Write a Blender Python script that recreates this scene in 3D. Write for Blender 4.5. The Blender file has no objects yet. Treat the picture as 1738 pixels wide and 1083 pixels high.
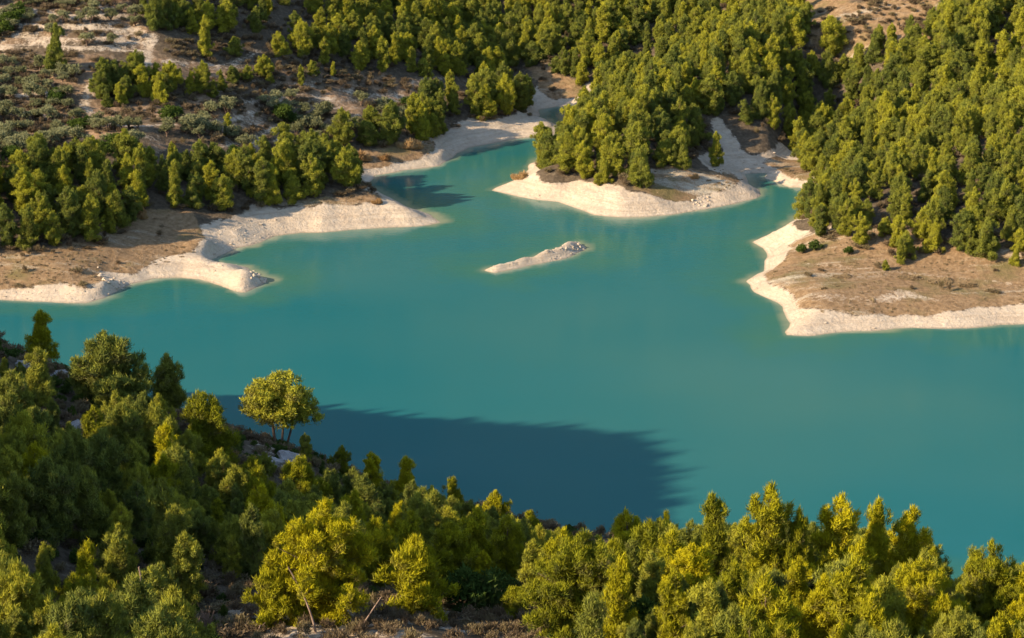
import bpy, math
import numpy as np
from math import radians as R, sin, cos, tan, pi

# ------------------------------------------------------------------ camera, sky, sun, exposure
sc = bpy.context.scene
COL = sc.collection
CAM_H, PITCH, F = 120.0, R(17.0), 4088.0           # metres, tilt, focal length in photo pixels (1738 wide)
cam_d = bpy.data.cameras.new('camera'); cam = bpy.data.objects.new('camera', cam_d); COL.objects.link(cam)
cam.location = (0, 0, CAM_H); cam.rotation_euler = (pi/2-PITCH, 0, 0)
cam_d.sensor_width = 36.0; cam_d.lens = 36.0*F/1738.0
cam_d.clip_start = 1.0; cam_d.clip_end = 6000.0
sc.camera = cam

SUN_EL, SUN_BACK = R(26.0), R(25.0)                # sun stands left of the view, 25 degrees behind the camera
sunv = np.array([-cos(SUN_BACK)*cos(SUN_EL), -sin(SUN_BACK)*cos(SUN_EL), sin(SUN_EL)])
w = bpy.data.worlds.new("World"); sc.world = w; w.use_nodes = True
nt = w.node_tree; nt.nodes.clear()
sky = nt.nodes.new('ShaderNodeTexSky'); sky.sky_type = 'NISHITA'; sky.sun_disc = False
sky.sun_elevation = SUN_EL; sky.sun_rotation = R(245.0); sky.altitude = 400; sky.air_density = 1.0; sky.dust_density = 0.6; sky.ozone_density = 1.5
bg = nt.nodes.new('ShaderNodeBackground'); bg.inputs['Strength'].default_value = 0.15
wo = nt.nodes.new('ShaderNodeOutputWorld')
nt.links.new(sky.outputs[0], bg.inputs[0]); nt.links.new(bg.outputs[0], wo.inputs[0])
sd = bpy.data.lights.new('sun', 'SUN'); sd.energy = 4.3; sd.angle = R(0.7); sd.color = (1.0, 0.83, 0.60)
so = bpy.data.objects.new('sun', sd); COL.objects.link(so)
from mathutils import Vector
so.rotation_euler = Vector(sunv).to_track_quat('Z', 'Y').to_euler(); so.location = (-200, -100, 300)
sc.view_settings.view_transform = 'Standard'; sc.view_settings.look = 'None'
sc.view_settings.gamma = 1.0; sc.view_settings.exposure = 1.25
sc.render.engine = 'CYCLES'
sc.cycles.max_bounces = 5; sc.cycles.diffuse_bounces = 3; sc.cycles.glossy_bounces = 2
sc.cycles.transmission_bounces = 3; sc.cycles.transparent_max_bounces = 4; sc.cycles.volume_bounces = 0
sc.cycles.use_denoising = True; sc.cycles.denoiser = 'OPENIMAGEDENOISE'; sc.cycles.denoising_input_passes = 'RGB_ALBEDO_NORMAL'
rng = np.random.default_rng(7)

# ------------------------------------------------------------------ geometry helpers
CP, SP = cos(PITCH), sin(PITCH)
def proj(x, y, z):                                  # world -> photo pixel (for placing), depth
    d = y*CP-(z-CAM_H)*SP
    u = y*SP+(z-CAM_H)*CP
    return 869+F*x/d, 541.5-F*u/d, d
def unproj(px, py, z):                              # photo pixel -> world point at height z
    px = np.asarray(px, float); py = np.asarray(py, float)
    a = (px-869)/F; b = (541.5-py)/F
    dy = CP+b*SP; dz = -SP+b*CP
    t = (z-CAM_H)/dz
    return a*t, dy*t
def pip(x, y, poly):                                # vectorised point in polygon
    inside = np.zeros(np.shape(x), bool); n = len(poly)
    for i in range(n):
        x0, y0 = poly[i]; x1, y1 = poly[(i+1) % n]
        if y0 == y1: continue
        c = ((y0 > y) != (y1 > y)) & (x < (x1-x0)*(y-y0)/(y1-y0)+x0)
        inside ^= c
    return inside
_tab = {}
def vnoise(x, y, s, seed):
    if seed not in _tab: _tab[seed] = np.random.default_rng(1000+seed).random((256, 256))
    t = _tab[seed]; x = x/s+37.2; y = y/s+91.7
    xi = np.floor(x).astype(int); yi = np.floor(y).astype(int); fx = x-xi; fy = y-yi
    fx = fx*fx*(3-2*fx); fy = fy*fy*(3-2*fy)
    a = t[xi & 255, yi & 255]; b = t[(xi+1) & 255, yi & 255]; c = t[xi & 255, (yi+1) & 255]; d = t[(xi+1) & 255, (yi+1) & 255]
    return (a*(1-fx)+b*fx)*(1-fy)+(c*(1-fx)+d*fx)*fy-0.5
def fbm(x, y, s, seed, n=4):
    return sum(vnoise(x, y, s/2**k, seed+k)*0.55**k for k in range(n))

# ------------------------------------------------------------------ shoreline (photo pixels at water level -> world)
shore_px = [(-300,500),(-100,506),(0,509),(60,512),(110,514),(150,514),(180,505),(200,492),(222,482),(260,474),(300,470),(340,474),(372,484),(395,493),
 (412,498),(436,489),(455,478),(440,467),(417,455),(385,449),(362,442),(374,434),(392,426),(400,421),(429,416),(450,410),(472,401),(515,394),(560,392),(601,390),(645,388),
 (688,384),(731,381),(751,377),(735,369),(716,361),(688,350),(665,340),(648,326),(630,312),(640,298),(688,289),(745,282),(762,272),(780,262),(800,252),(817,246),
 (850,240),(889,234),(930,232),(952,224),(945,212),(915,200),(918,187),(945,180),(985,183),(978,200),(962,215),(950,226),(928,250),(908,276),(885,296),(862,308),
 (840,323),(862,329),(886,334),(915,339),(944,345),(965,351),(987,358),(1005,364),(1024,367),(1055,369),(1088,368),(1145,365),(1175,360),(1203,354),(1246,344),(1293,332),
 (1285,322),(1272,313),(1262,302),(1266,297),(1285,295),(1302,296),(1297,303),(1320,311),(1346,318),(1362,318),(1366,335),(1358,355),(1347,374),(1322,390),(1300,402),(1278,412),
 (1294,421),(1307,430),(1309,444),(1290,460),(1264,477),(1278,496),(1300,503),(1318,512),(1335,532),(1347,549),(1330,561),(1336,571),(1382,572),(1454,563),
 (1526,559),(1583,560),(1641,556),(1698,550),(1738,551),(1850,552),(2050,545)]
near_px = [(2300,985),(1900,1000),(1738,1012),(1600,1015),(1400,995),(1200,980),(1030,965),(800,935),(600,880),(450,820),(300,765),(150,705),(0,655),(-160,615)]
isl_px = [(821,459),(838,464),(870,458),(900,451),(935,444),(965,437),(985,430),(996,425),(990,418),(972,413),(955,420),(925,431),(880,444),(845,453)]
def toworld(pts, z=0.0):
    x, y = unproj([p[0] for p in pts], [p[1] for p in pts], z); return list(zip(x, y))
def jag(pts, amp, seed, step=2.2):                  # small natural wander of the waterline
    out = []; n = len(pts)
    for i in range(n):
        (x0, y0), (x1, y1) = pts[i], pts[(i+1) % n]
        L = math.hypot(x1-x0, y1-y0); k = max(1, min(60, int(L/step)))
        for j in range(k): out.append((x0+(x1-x0)*j/k, y0+(y1-y0)*j/k))
    a = np.array(out)
    a[:, 0] += fbm(a[:, 0], a[:, 1], 7, seed)*amp*2; a[:, 1] += fbm(a[:, 0]+50, a[:, 1], 7, seed+9)*amp*2
    return a
water_poly = jag([(-900,470)]+[(-300,440)]+toworld(shore_px)+[(300,395),(900,420),(900,300)]+[(250,285)]+toworld(near_px)+[(-122,352),(-300,352),(-900,340)], 0.8, 20)
isl_poly = jag(toworld(isl_px), 0.5, 40, 1.2)

def seg_dist(x, y, poly):
    best = np.full(x.shape, 1e9); n = len(poly)
    for i in range(n):
        x0, y0 = poly[i]; x1, y1 = poly[(i+1) % n]; dx, dy = x1-x0, y1-y0; L = dx*dx+dy*dy+1e-9
        t = np.clip(((x-x0)*dx+(y-y0)*dy)/L, 0, 1)
        best = np.minimum(best, (x-x0-t*dx)**2+(y-y0-t*dy)**2)
    return np.sqrt(best)
def sdf(x, y):                                      # + on land, - in water, metres
    sh = x.shape; x = x.ravel(); y = y.ravel()
    d = np.full(x.shape, 900.0)
    sel = np.where((np.abs(x) < 700) & (y > 150) & (y < 700))[0]
    d[sel] = seg_dist(x[sel], y[sel], water_poly)
    d = np.where(pip(x, y, water_poly), -d, d)
    k = np.where((np.abs(x) < 40) & (y > 380) & (y < 450))[0]
    di = seg_dist(x[k], y[k], isl_poly); ins = pip(x[k], y[k], isl_poly)
    d[k] = np.where(ins, di, np.where(d[k] < 0, np.maximum(d[k], -di), d[k]))
    isl = np.zeros(x.shape, bool); isl[k] = ins
    return d.reshape(sh), isl.reshape(sh)

# ------------------------------------------------------------------ smooth land shape from spot heights (thin plate)
def tps(P, Z, lam=2.0):
    P = np.array(P, float); Z = np.array(Z, float); n = len(P)
    r = np.hypot(P[:, None, 0]-P[None, :, 0], P[:, None, 1]-P[None, :, 1])/100
    K = np.where(r > 0, r*r*np.log(r+1e-12), 0)+np.eye(n)*lam*1e-3
    Q = np.c_[np.ones(n), P/100]; A = np.zeros((n+3, n+3)); A[:n, :n] = K; A[:n, n:] = Q; A[n:, :n] = Q.T
    c = np.linalg.solve(A, np.r_[Z, 0, 0, 0])
    def f(x, y):
        out = c[n]+c[n+1]*x/100+c[n+2]*y/100
        for i in range(n):
            r2 = ((x-P[i, 0])**2+(y-P[i, 1])**2)/1e4
            out = out+c[i]*0.5*r2*np.log(r2+1e-12)
        return out
    return f
far_pts = [  # photo pixel of the ground, height above the water
 (30,460,3.0),(120,455,3.2),(190,440,3.2),(240,430,2.8),(300,440,1.6),(330,405,3.4),(290,370,5),(380,465,1.6),(425,475,2.6),(360,412,4.2),(400,390,3.8),(470,365,5),(560,355,5.5),(640,338,6.5),(665,352,4.2),(720,372,1.5),
 (60,400,6),(250,345,7),(350,320,9),(480,310,8),(590,300,7),(60,330,10),(200,290,12),(400,260,12),(520,255,9),
 (600,262,4.5),(680,268,3.2),(730,240,5),(790,225,3.6),(850,215,3),(915,212,1.6),(780,190,6),(860,165,6),
 (50,230,14),(250,200,15),(450,200,13),(650,180,10.5),(100,150,19),(300,120,20),(500,130,17),(700,120,15),
 (0,80,24),(150,60,26),(350,50,26),(550,50,24),(700,50,22),(0,0,31),(250,0,31),(500,0,29),(700,0,27),(800,90,13),
 (870,110,6),(900,60,10),(935,150,4),(980,130,6),(960,60,14),(1000,0,24),
 (940,290,4.8),(1000,300,6),(1060,312,5.5),(1040,250,12),(980,250,10),(1110,180,17.5),(1170,110,22),(1240,50,26),(1300,0,30),(1140,310,4),(1200,300,4),(1240,308,3.6),
 (1200,230,10),(1255,250,6),(1300,270,3.5),(1330,230,3.5),(1350,175,6.5),(1268,165,18),(1318,120,15),(1420,110,14),(1400,50,22),(1500,20,27),(1600,0,31),
 (1330,292,2.4),(1360,290,3.2),(1300,405,2.6),(1340,395,4),(1290,478,2.2),
 (1370,360,7),(1400,395,5),(1480,440,3.6),(1600,450,3.8),(1738,460,4.2),(1480,340,9),(1600,370,8.5),(1738,370,10),(1420,280,11),(1550,260,14),(1700,260,16),(1500,180,17.5),(1650,150,22),(1738,80,28),(1900,200,22),
 (1400,480,2.7),(1500,500,2.7),(1650,500,2.8),(1738,490,3.0),(1350,500,2.6),(1500,545,1.3),(1380,555,1.2),(1700,535,1.4),(-200,300,14),(-300,100,25),(-200,450,4)]
PF, ZF = [], []
for px, py, z in far_pts:
    x, y = unproj(px, py, z); PF.append((float(x), float(y))); ZF.append(z)
for X, Y, Z in [(-250,640,72),(0,680,62),(250,640,78),(-400,900,300),(0,930,290),(400,900,310),(-700,1300,450),(0,1400,460),(700,1300,450),(-600,500,70),(600,480,75),(900,700,200),(-900,700,190),(0,1900,470),(900,1500,450),(-900,1500,450)]:  # unseen backdrop mountains, raised to keep bright sky out of the water's reflection
    PF.append((X, Y)); ZF.append(Z)
T_far = tps(PF, ZF)
near_pts = [(0,602,34),(130,645,32),(250,700,30),(400,728,28),(475,759,27.5),(560,812,24),(640,866,21),(800,914,19),(930,966,17),(1030,1005,16),
 (1120,985,28),(1200,985,30),(1300,985,31),(1450,990,31),(1580,1020,27),(1650,1040,28),(1738,1020,31),(60,800,38),(80,900,42),(300,850,36),(180,760,35),(600,960,35),(450,900,33),(800,980,34),(980,1010,33),
 (600,1075,45),(900,1062,43),(1200,1090,41),(1500,1090,39),(1738,1090,39),(0,1075,47),(300,1060,44),(869,1400,62),(100,1400,68),(1700,1400,58)]
PN, ZN = [], []
for px, py, z in near_pts:
    x, y = unproj(px, py, z); PN.append((float(x), float(y))); ZN.append(z)
for X, Y, Z in [(-104,340,31),(-110,319,43),(-110,293,57),(-108,277,66),(-103,252,65),(-102,215,64),(-98,180,66),(-96,145,68),(-150,250,66),(-170,310,42),(-160,180,74),(-60,312,8),(-20,298,6),(30,285,5),(60,262,5),(-72,322,10),
                (0,0,112),(-80,20,112),(80,20,108),(0,60,90),(-90,70,92),(90,60,86),(-300,250,80),(-300,0,120),(200,200,45),(200,120,60),(300,0,100),(130,245,12),(-600,200,80),(600,200,60),(0,-100,130),(75,195,36)]:
    PN.append((X, Y)); ZN.append(Z)
T_near = tps(PN, ZN)
orchard = [(-400,-200),(-400,300),(0,292),(100,275),(190,262),(330,255),(480,262),(560,250),(660,222),(740,215),(700,185),(740,140),(640,118),(520,118),(420,110),(300,95),(250,75),(230,-100)]
def smin(a, b, k):
    h = np.clip(0.5+0.5*(b-a)/k, 0, 1); return b*(1-h)+a*h-k*h*(1-h)
MOUNDS = [(*map(float, unproj(px, py, z)), r_, a_) for px, py, z, r_, a_ in [(352,418,2,4.0,2.4),(421,472,1,3.4,1.2),(1290,290,2,4,2.5),(765,262,1,4,1.5),(190,478,2,4,1.6)]]+[(-63.0, 180.0, 17.0, 24.0)]  # last entry: unseen knob left of the frame, added to shade the near-left slope
def height(x, y):
    x = np.asarray(x, float); y = np.asarray(y, float)
    d, isl = sdf(x, y)
    Tn = T_near(x, y); Tf = T_far(x, y)
    k = np.clip((y-345)/30, 0, 1); T = Tn*(1-k)+Tf*k
    amp = np.clip(T/10, 0.15, 1.3)
    T = np.maximum(T, 1.0)+fbm(x, y, 26, 3, 2)*2.0*amp; Tfine = fbm(x, y, 6, 12, 3)*0.5*amp
    # orchard terraces: level treads, short risers
    far = y > 380
    px, py, _ = proj(x, y, T)
    m = pip(px+fbm(x, y, 12, 60)*30, py+fbm(x, y, 12, 70)*14, orchard) & far & (T > 6)
    q = 1.15; tt = T/q+fbm(x, y, 60, 80, 2)*0.4; fl = np.floor(tt); fr = tt-fl
    if x.shape == (len(gy), len(gx)): FR['g'] = np.where(m, fr, -1.0)
    T = np.where(m, T+(np.clip((fr-0.72)/0.28, 0, 1)-fr)*q*0.85, T)
    T = T+np.where(m, Tfine*0.35, Tfine)
    # banks: steeper on exposed points, gentle in coves
    sl = 0.42+0.16*fbm(x, y, 40, 5, 2)+np.where(y < 345, 0.4, 0)
    rill = fbm(x, y, 3.2, 30, 3)*0.35+np.abs(fbm(x, y, 9, 33, 3))*1.3
    bank = d*sl+rill*np.clip(d/4, 0, 1)
    bq = bank/0.75+fbm(x, y, 15, 36, 2)*1.2; bf = bq-np.floor(bq); bank = bank+np.where(y > 345, (np.clip((bf-0.6)/0.4, 0, 1)-bf)*0.75*0.55*np.clip(d/2, 0, 1), 0)
    for mx, my, mr, ma in MOUNDS:
        T = T+ma*np.exp(-((x-mx)**2+((y-my)*1.1)**2)/mr**2); bank = bank+ma*np.exp(-((x-mx)**2+((y-my)*1.1)**2)/mr**2)*np.clip(d/1.5, 0, 1)
    h = np.where(d > 0, smin(bank, T, 1.6), np.maximum(d*0.35, -8))
    hi = np.minimum(d*0.62, 0.9+2.1*np.clip((x-(-4))/16, 0, 1))+fbm(x, y, 2.2, 44, 3)*0.7*np.clip(d, 0, 1)
    h = np.where(isl, hi, h)
    return h, d, isl

FR = {}
def axis(lo, fine0, fine1, hi, st, g):
    a = list(np.arange(fine0, fine1+1e-6, st)); s = st; v = fine1
    while v < hi: s *= g; v += s; a.append(v)
    s = st; v = fine0; pre = []
    while v > lo: s *= g; v -= s; pre.append(v)
    return np.array(pre[::-1]+a)
gx = axis(-900, -135, 135, 900, 0.75, 1.09); gy = axis(-150, 150, 640, 1500, 0.75, 1.09)
GX, GY = np.meshgrid(gx, gy, indexing='xy')
GH, GD, GI = height(GX, GY)
def ground_z(x, y):                                 # bilinear lookup in the built ground
    x = np.asarray(x, float); y = np.asarray(y, float)
    i = np.clip(np.searchsorted(gx, x)-1, 0, len(gx)-2); j = np.clip(np.searchsorted(gy, y)-1, 0, len(gy)-2)
    fx = (x-gx[i])/(gx[i+1]-gx[i]); fy = (y-gy[j])/(gy[j+1]-gy[j])
    return (GH[j, i]*(1-fx)+GH[j, i+1]*fx)*(1-fy)+(GH[j+1, i]*(1-fx)+GH[j+1, i+1]*fx)*fy
def grid_at(A, x, y):
    i = np.clip(np.searchsorted(gx, x)-1, 0, len(gx)-2); j = np.clip(np.searchsorted(gy, y)-1, 0, len(gy)-2); return A[j, i]
def hit(px, py):                                    # first ground point met by the sight line through a photo pixel
    a = (px-869)/F; b = (541.5-py)/F; d = np.array([a, CP+b*SP, -SP+b*CP]); t = np.arange(120, 900, 0.4)
    P = d[None, :]*t[:, None]; z = P[:, 2]+CAM_H; g = ground_z(P[:, 0], P[:, 1])
    k = np.argmax(z < g); return P[k, 0], P[k, 1], float(g[k])

# ------------------------------------------------------------------ materials
def mat(name):
    m = bpy.data.materials.new(name); m.use_nodes = True; t = m.node_tree; t.nodes.clear()
    o = t.nodes.new('ShaderNodeOutputMaterial'); return m, t, o
def nd(t, typ, **kw):
    n = t.nodes.new(typ)
    for k, v in kw.items():
        if k in n.inputs: n.inputs[k].default_value = v
        else: setattr(n, k, v)
    return n
def noise(t, scale, detail=4, rough=0.55, vec=None):
    n = nd(t, 'ShaderNodeTexNoise', Scale=scale, Detail=detail, Roughness=rough)
    if vec is not None: t.links.new(vec, n.inputs['Vector'])
    return n.outputs['Fac']
def ramp(t, fac, stops):
    n = t.nodes.new('ShaderNodeValToRGB'); e = n.color_ramp.elements
    while len(e) < len(stops): e.new(0.5)
    for el, (p, c) in zip(e, stops): el.position = p; el.color = (*c, 1) if len(c) == 3 else c
    t.links.new(fac, n.inputs[0]); return n.outputs[0]
def mixc(t, fac, a, b, mode='MIX'):
    n = t.nodes.new('ShaderNodeMix'); n.data_type = 'RGBA'; n.blend_type = mode
    if isinstance(fac, (int, float)): n.inputs[0].default_value = fac
    else: t.links.new(fac, n.inputs[0])
    for k, v in ((6, a), (7, b)):
        if isinstance(v, tuple): n.inputs[k].default_value = (*v, 1)
        else: t.links.new(v, n.inputs[k])
    return n.outputs[2]
def math_(t, op, a, b=None, clamp=False):
    n = t.nodes.new('ShaderNodeMath'); n.operation = op; n.use_clamp = clamp
    for k, v in ((0, a), (1, b)):
        if v is None: continue
        if isinstance(v, (int, float)): n.inputs[k].default_value = v
        else: t.links.new(v, n.inputs[k])
    return n.outputs[0]
def bump(t, h, strength, dist):
    n = nd(t, 'ShaderNodeBump', Strength=strength, Distance=dist); t.links.new(h, n.inputs['Height']); return n.outputs[0]

PALE = [(0.25, (0.34, 0.25, 0.165)), (0.45, (0.49, 0.38, 0.26)), (0.75, (0.57, 0.455, 0.33))]
def ground_mat():
    m, t, o = mat('ground_soil')
    co = t.nodes.new('ShaderNodeTexCoord').outputs['Object']
    at = nd(t, 'ShaderNodeAttribute', attribute_name='cover'); sp = t.nodes.new('ShaderNodeSeparateColor'); t.links.new(at.outputs['Color'], sp.inputs[0])
    nb = noise(t, 0.12, 6, 0.6, co); nf = noise(t, 1.1, 8, 0.7, co); nff = noise(t, 4.0, 4, 0.7, co)
    mpz = nd(t, 'ShaderNodeMapping', Scale=(0.06, 0.06, 1.6)); t.links.new(co, mpz.inputs[0]); strata = noise(t, 1.0, 4, 0.6, mpz.outputs[0])
    pale = ramp(t, nf, PALE)
    pale = mixc(t, math_(t, 'MULTIPLY', math_(t, 'SUBTRACT', strata, 0.45, True), 2.2, True), pale, (0.42, 0.315, 0.215))
    mpr = nd(t, 'ShaderNodeMapping', Scale=(0.03, 0.03, 3.2)); t.links.new(co, mpr.inputs[0]); ring = noise(t, 1.0, 5, 0.75, mpr.outputs[0])
    pale = mixc(t, math_(t, 'MULTIPLY', math_(t, 'SUBTRACT', ring, 0.50, True), 3.5, True), pale, (0.33, 0.235, 0.145))
    mpg = nd(t, 'ShaderNodeMapping', Scale=(0.5, 0.5, 0.05)); t.links.new(co, mpg.inputs[0]); blot = noise(t, 0.35, 6, 0.75, mpg.outputs[0])
    pale = mixc(t, math_(t, 'MULTIPLY', math_(t, 'SUBTRACT', blot, 0.50, True), 5.0, True), pale, (0.40, 0.30, 0.205))
    sz = t.nodes.new('ShaderNodeSeparateXYZ'); t.links.new(co, sz.inputs[0])
    wet = math_(t, 'MULTIPLY', math_(t, 'SUBTRACT', 0.16, sz.outputs[2], True), 5.0, True); pale = mixc(t, wet, pale, (0.25, 0.20, 0.13))
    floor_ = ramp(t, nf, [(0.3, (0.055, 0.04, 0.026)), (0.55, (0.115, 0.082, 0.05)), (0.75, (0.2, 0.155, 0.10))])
    grass = ramp(t, nf, [(0.3, (0.13, 0.078, 0.038)), (0.5, (0.235, 0.145, 0.072)), (0.72, (0.33, 0.22, 0.12))])
    grass = mixc(t, math_(t, 'MULTIPLY', math_(t, 'SUBTRACT', nb, 0.52, True), 6.0, True), grass, (0.15, 0.115, 0.045))
    mp2 = nd(t, 'ShaderNodeMapping', Scale=(0.035, 0.16, 0.1)); t.links.new(co, mp2.inputs[0]); stk = noise(t, 1.0, 5, 0.7, mp2.outputs[0])
    grass = mixc(t, math_(t, 'MULTIPLY', math_(t, 'SUBTRACT', math_(t, 'ADD', math_(t, 'MULTIPLY', stk, 0.7), math_(t, 'MULTIPLY', nff, 0.3)), 0.53, True), 9.0, True), grass, (0.44, 0.36, 0.25))
    soil = ramp(t, nf, [(0.3, (0.16, 0.095, 0.052)), (0.55, (0.29, 0.185, 0.105)), (0.75, (0.42, 0.295, 0.185))])
    soil = mixc(t, ramp(t, nb, [(0.38, (0, 0, 0)), (0.55, (1, 1, 1))]), soil, floor_)
    def soft(ch):
        return math_(t, 'MULTIPLY', math_(t, 'SUBTRACT', math_(t, 'ADD', ch, math_(t, 'MULTIPLY', math_(t, 'SUBTRACT', math_(t, 'ADD', math_(t, 'MULTIPLY', nf, 0.6), math_(t, 'MULTIPLY', nff, 0.4)), 0.5), 1.6)), 0.38), 4.0, True)
    c = mixc(t, soft(sp.outputs[2]), floor_, soil); c = mixc(t, soft(sp.outputs[1]), c, grass); c = mixc(t, soft(sp.outputs[0]), c, pale)
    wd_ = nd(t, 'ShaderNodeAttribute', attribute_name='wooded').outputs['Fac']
    c = mixc(t, wd_, c, ramp(t, noise(t, 0.15, 6, 0.7, co), [(0.35, (0.012, 0.024, 0.012)), (0.65, (0.04, 0.052, 0.02))]))  # unseen backdrop forest, darkened so the water reflects a dark tone
    b = nd(t, 'ShaderNodeBsdfPrincipled', Roughness=0.95); b.inputs['Specular IOR Level'].default_value = 0.1
    t.links.new(c, b.inputs['Base Color'])
    vor = nd(t, 'ShaderNodeTexVoronoi', Scale=0.9); t.links.new(co, vor.inputs['Vector'])
    hh = math_(t, 'ADD', math_(t, 'ADD', math_(t, 'MULTIPLY', nf, 1.0), math_(t, 'MULTIPLY', nff, 0.12)), math_(t, 'MULTIPLY', vor.outputs['Distance'], 0.18))
    t.links.new(bump(t, hh, 0.8, 0.45), b.inputs['Normal']); t.links.new(b.outputs[0], o.inputs[0]); return m
def rock_mat(name, stops, sc_=2.0):
    m, t, o = mat(name); co = t.nodes.new('ShaderNodeTexCoord').outputs['Object']
    n = noise(t, sc_, 6, 0.65, co); b = nd(t, 'ShaderNodeBsdfPrincipled', Roughness=0.95); b.inputs['Specular IOR Level'].default_value = 0.1
    t.links.new(ramp(t, n, stops), b.inputs['Base Color']); t.links.new(bump(t, n, 0.7, 0.25), b.inputs['Normal']); t.links.new(b.outputs[0], o.inputs[0]); return m
def leaf_mat(name, c0, c1, c2, trans=0.25, twig=(0.16, 0.115, 0.06), twig_amt=0.5):
    m, t, o = mat(name)
    oi = t.nodes.new('ShaderNodeObjectInfo').outputs['Random']; co = t.nodes.new('ShaderNodeTexCoord').outputs['Object']
    at = nd(t, 'ShaderNodeAttribute', attribute_name='tone').outputs['Fac']
    n = noise(t, 0.9, 3, 0.6, co)
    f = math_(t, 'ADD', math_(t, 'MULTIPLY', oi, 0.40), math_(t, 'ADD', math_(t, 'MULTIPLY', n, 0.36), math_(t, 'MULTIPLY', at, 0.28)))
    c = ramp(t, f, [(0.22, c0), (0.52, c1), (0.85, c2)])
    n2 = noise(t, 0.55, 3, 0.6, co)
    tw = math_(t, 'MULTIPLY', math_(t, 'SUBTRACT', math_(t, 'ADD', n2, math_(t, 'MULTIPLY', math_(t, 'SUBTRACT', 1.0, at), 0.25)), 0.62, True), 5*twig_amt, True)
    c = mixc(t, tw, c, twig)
    d = t.nodes.new('ShaderNodeBsdfDiffuse'); tr = t.nodes.new('ShaderNodeBsdfTranslucent'); mx = nd(t, 'ShaderNodeMixShader'); mx.inputs[0].default_value = trans
    t.links.new(c, d.inputs[0]); t.links.new(c, tr.inputs[0]); t.links.new(d.outputs[0], mx.inputs[1]); t.links.new(tr.outputs[0], mx.inputs[2]); t.links.new(mx.outputs[0], o.inputs[0]); return m
def water_mat():
    m, t, o = mat('reservoir_water'); co = t.nodes.new('ShaderNodeTexCoord').outputs['Object']
    at = nd(t, 'ShaderNodeAttribute', attribute_name='shallow').outputs['Fac']
    nb = noise(t, 0.008, 3, 0.5, co)
    c = ramp(t, nb, [(0.35, (0.006, 0.112, 0.124)), (0.62, (0.036, 0.134, 0.124))])
    at2 = nd(t, 'ShaderNodeAttribute', attribute_name='bank_reflection').outputs['Fac']; c = mixc(t, at2, c, (0.045, 0.135, 0.075))  # green of reflected trees painted into the water colour along the banks
    c = mixc(t, at, c, (0.30, 0.28, 0.17))
    b = nd(t, 'ShaderNodeBsdfPrincipled', IOR=1.33, Roughness=0.16); b.inputs['Specular IOR Level'].default_value = 0.5; t.links.new(c, b.inputs['Base Color'])
    mp = nd(t, 'ShaderNodeMapping', Scale=(1.0, 1.0, 1.0)); mp.inputs['Rotation'].default_value = (0, 0, R(20)); t.links.new(co, mp.inputs[0])
    mp.inputs['Scale'].default_value = (0.6, 1.5, 1)
    h = math_(t, 'ADD', noise(t, 0.9, 4, 0.6, mp.outputs[0]), math_(t, 'MULTIPLY', noise(t, 0.18, 2, 0.5, co), 0.8))
    wp = noise(t, 0.03, 4, 0.6, mp.outputs[0]); t.links.new(ramp(t, wp, [(0.4, (0.05,)*3), (0.62, (0.16,)*3)]), b.inputs['Roughness'])
    t.links.new(bump(t, h, 0.16, 0.12), b.inputs['Normal']); t.links.new(b.outputs[0], o.inputs[0]); return m
def bark_mat(name, stops):
    m, t, o = mat(name); co = t.nodes.new('ShaderNodeTexCoord').outputs['Object']
    mp = nd(t, 'ShaderNodeMapping', Scale=(4, 4, 0.9)); t.links.new(co, mp.inputs[0]); n = noise(t, 1.5, 5, 0.6, mp.outputs[0])
    b = nd(t, 'ShaderNodeBsdfPrincipled', Roughness=0.9); b.inputs['Specular IOR Level'].default_value = 0.1
    t.links.new(ramp(t, n, stops), b.inputs['Base Color']); t.links.new(bump(t, n, 0.6, 0.05), b.inputs['Normal']); t.links.new(b.outputs[0], o.inputs[0]); return m
M = dict(
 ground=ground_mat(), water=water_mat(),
 rock=rock_mat('pale_limestone', PALE), grey_rock=rock_mat('grey_limestone', [(0.3, (0.17, 0.15, 0.13)), (0.7, (0.34, 0.30, 0.26))]),
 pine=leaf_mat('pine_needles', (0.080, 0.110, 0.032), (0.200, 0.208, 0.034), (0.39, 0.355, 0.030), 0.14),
 pine_bright=leaf_mat('bright_pine_needles', (0.105, 0.125, 0.016), (0.26, 0.245, 0.013), (0.47, 0.395, 0.012), 0.14),
 olive=leaf_mat('olive_leaves', (0.12, 0.12, 0.05), (0.185, 0.18, 0.08), (0.25, 0.24, 0.115), 0.1, twig_amt=0.25),
 scrub=leaf_mat('scrub_leaves', (0.085, 0.062, 0.035), (0.16, 0.112, 0.065), (0.215, 0.17, 0.08), 0.2, (0.17, 0.105, 0.065), 0.6),
 green=leaf_mat('broad_bush_leaves', (0.035, 0.06, 0.014), (0.06, 0.09, 0.018), (0.09, 0.12, 0.02), 0.25, twig_amt=0.2),
 reed=leaf_mat('dry_reed', (0.30, 0.17, 0.07), (0.42, 0.26, 0.11), (0.52, 0.36, 0.17), 0.3, (0.25, 0.13, 0.06), 0.3),
 straw=leaf_mat('dry_grass_blades', (0.19, 0.135, 0.07), (0.30, 0.215, 0.12), (0.40, 0.30, 0.17), 0.3, (0.2, 0.13, 0.07), 0.3),
 bark=bark_mat('pine_bark', [(0.3, (0.07, 0.045, 0.03)), (0.7, (0.2, 0.13, 0.09))]),
 dead=bark_mat('dead_wood', [(0.3, (0.16, 0.10, 0.07)), (0.7, (0.36, 0.25, 0.18))]))

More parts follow.
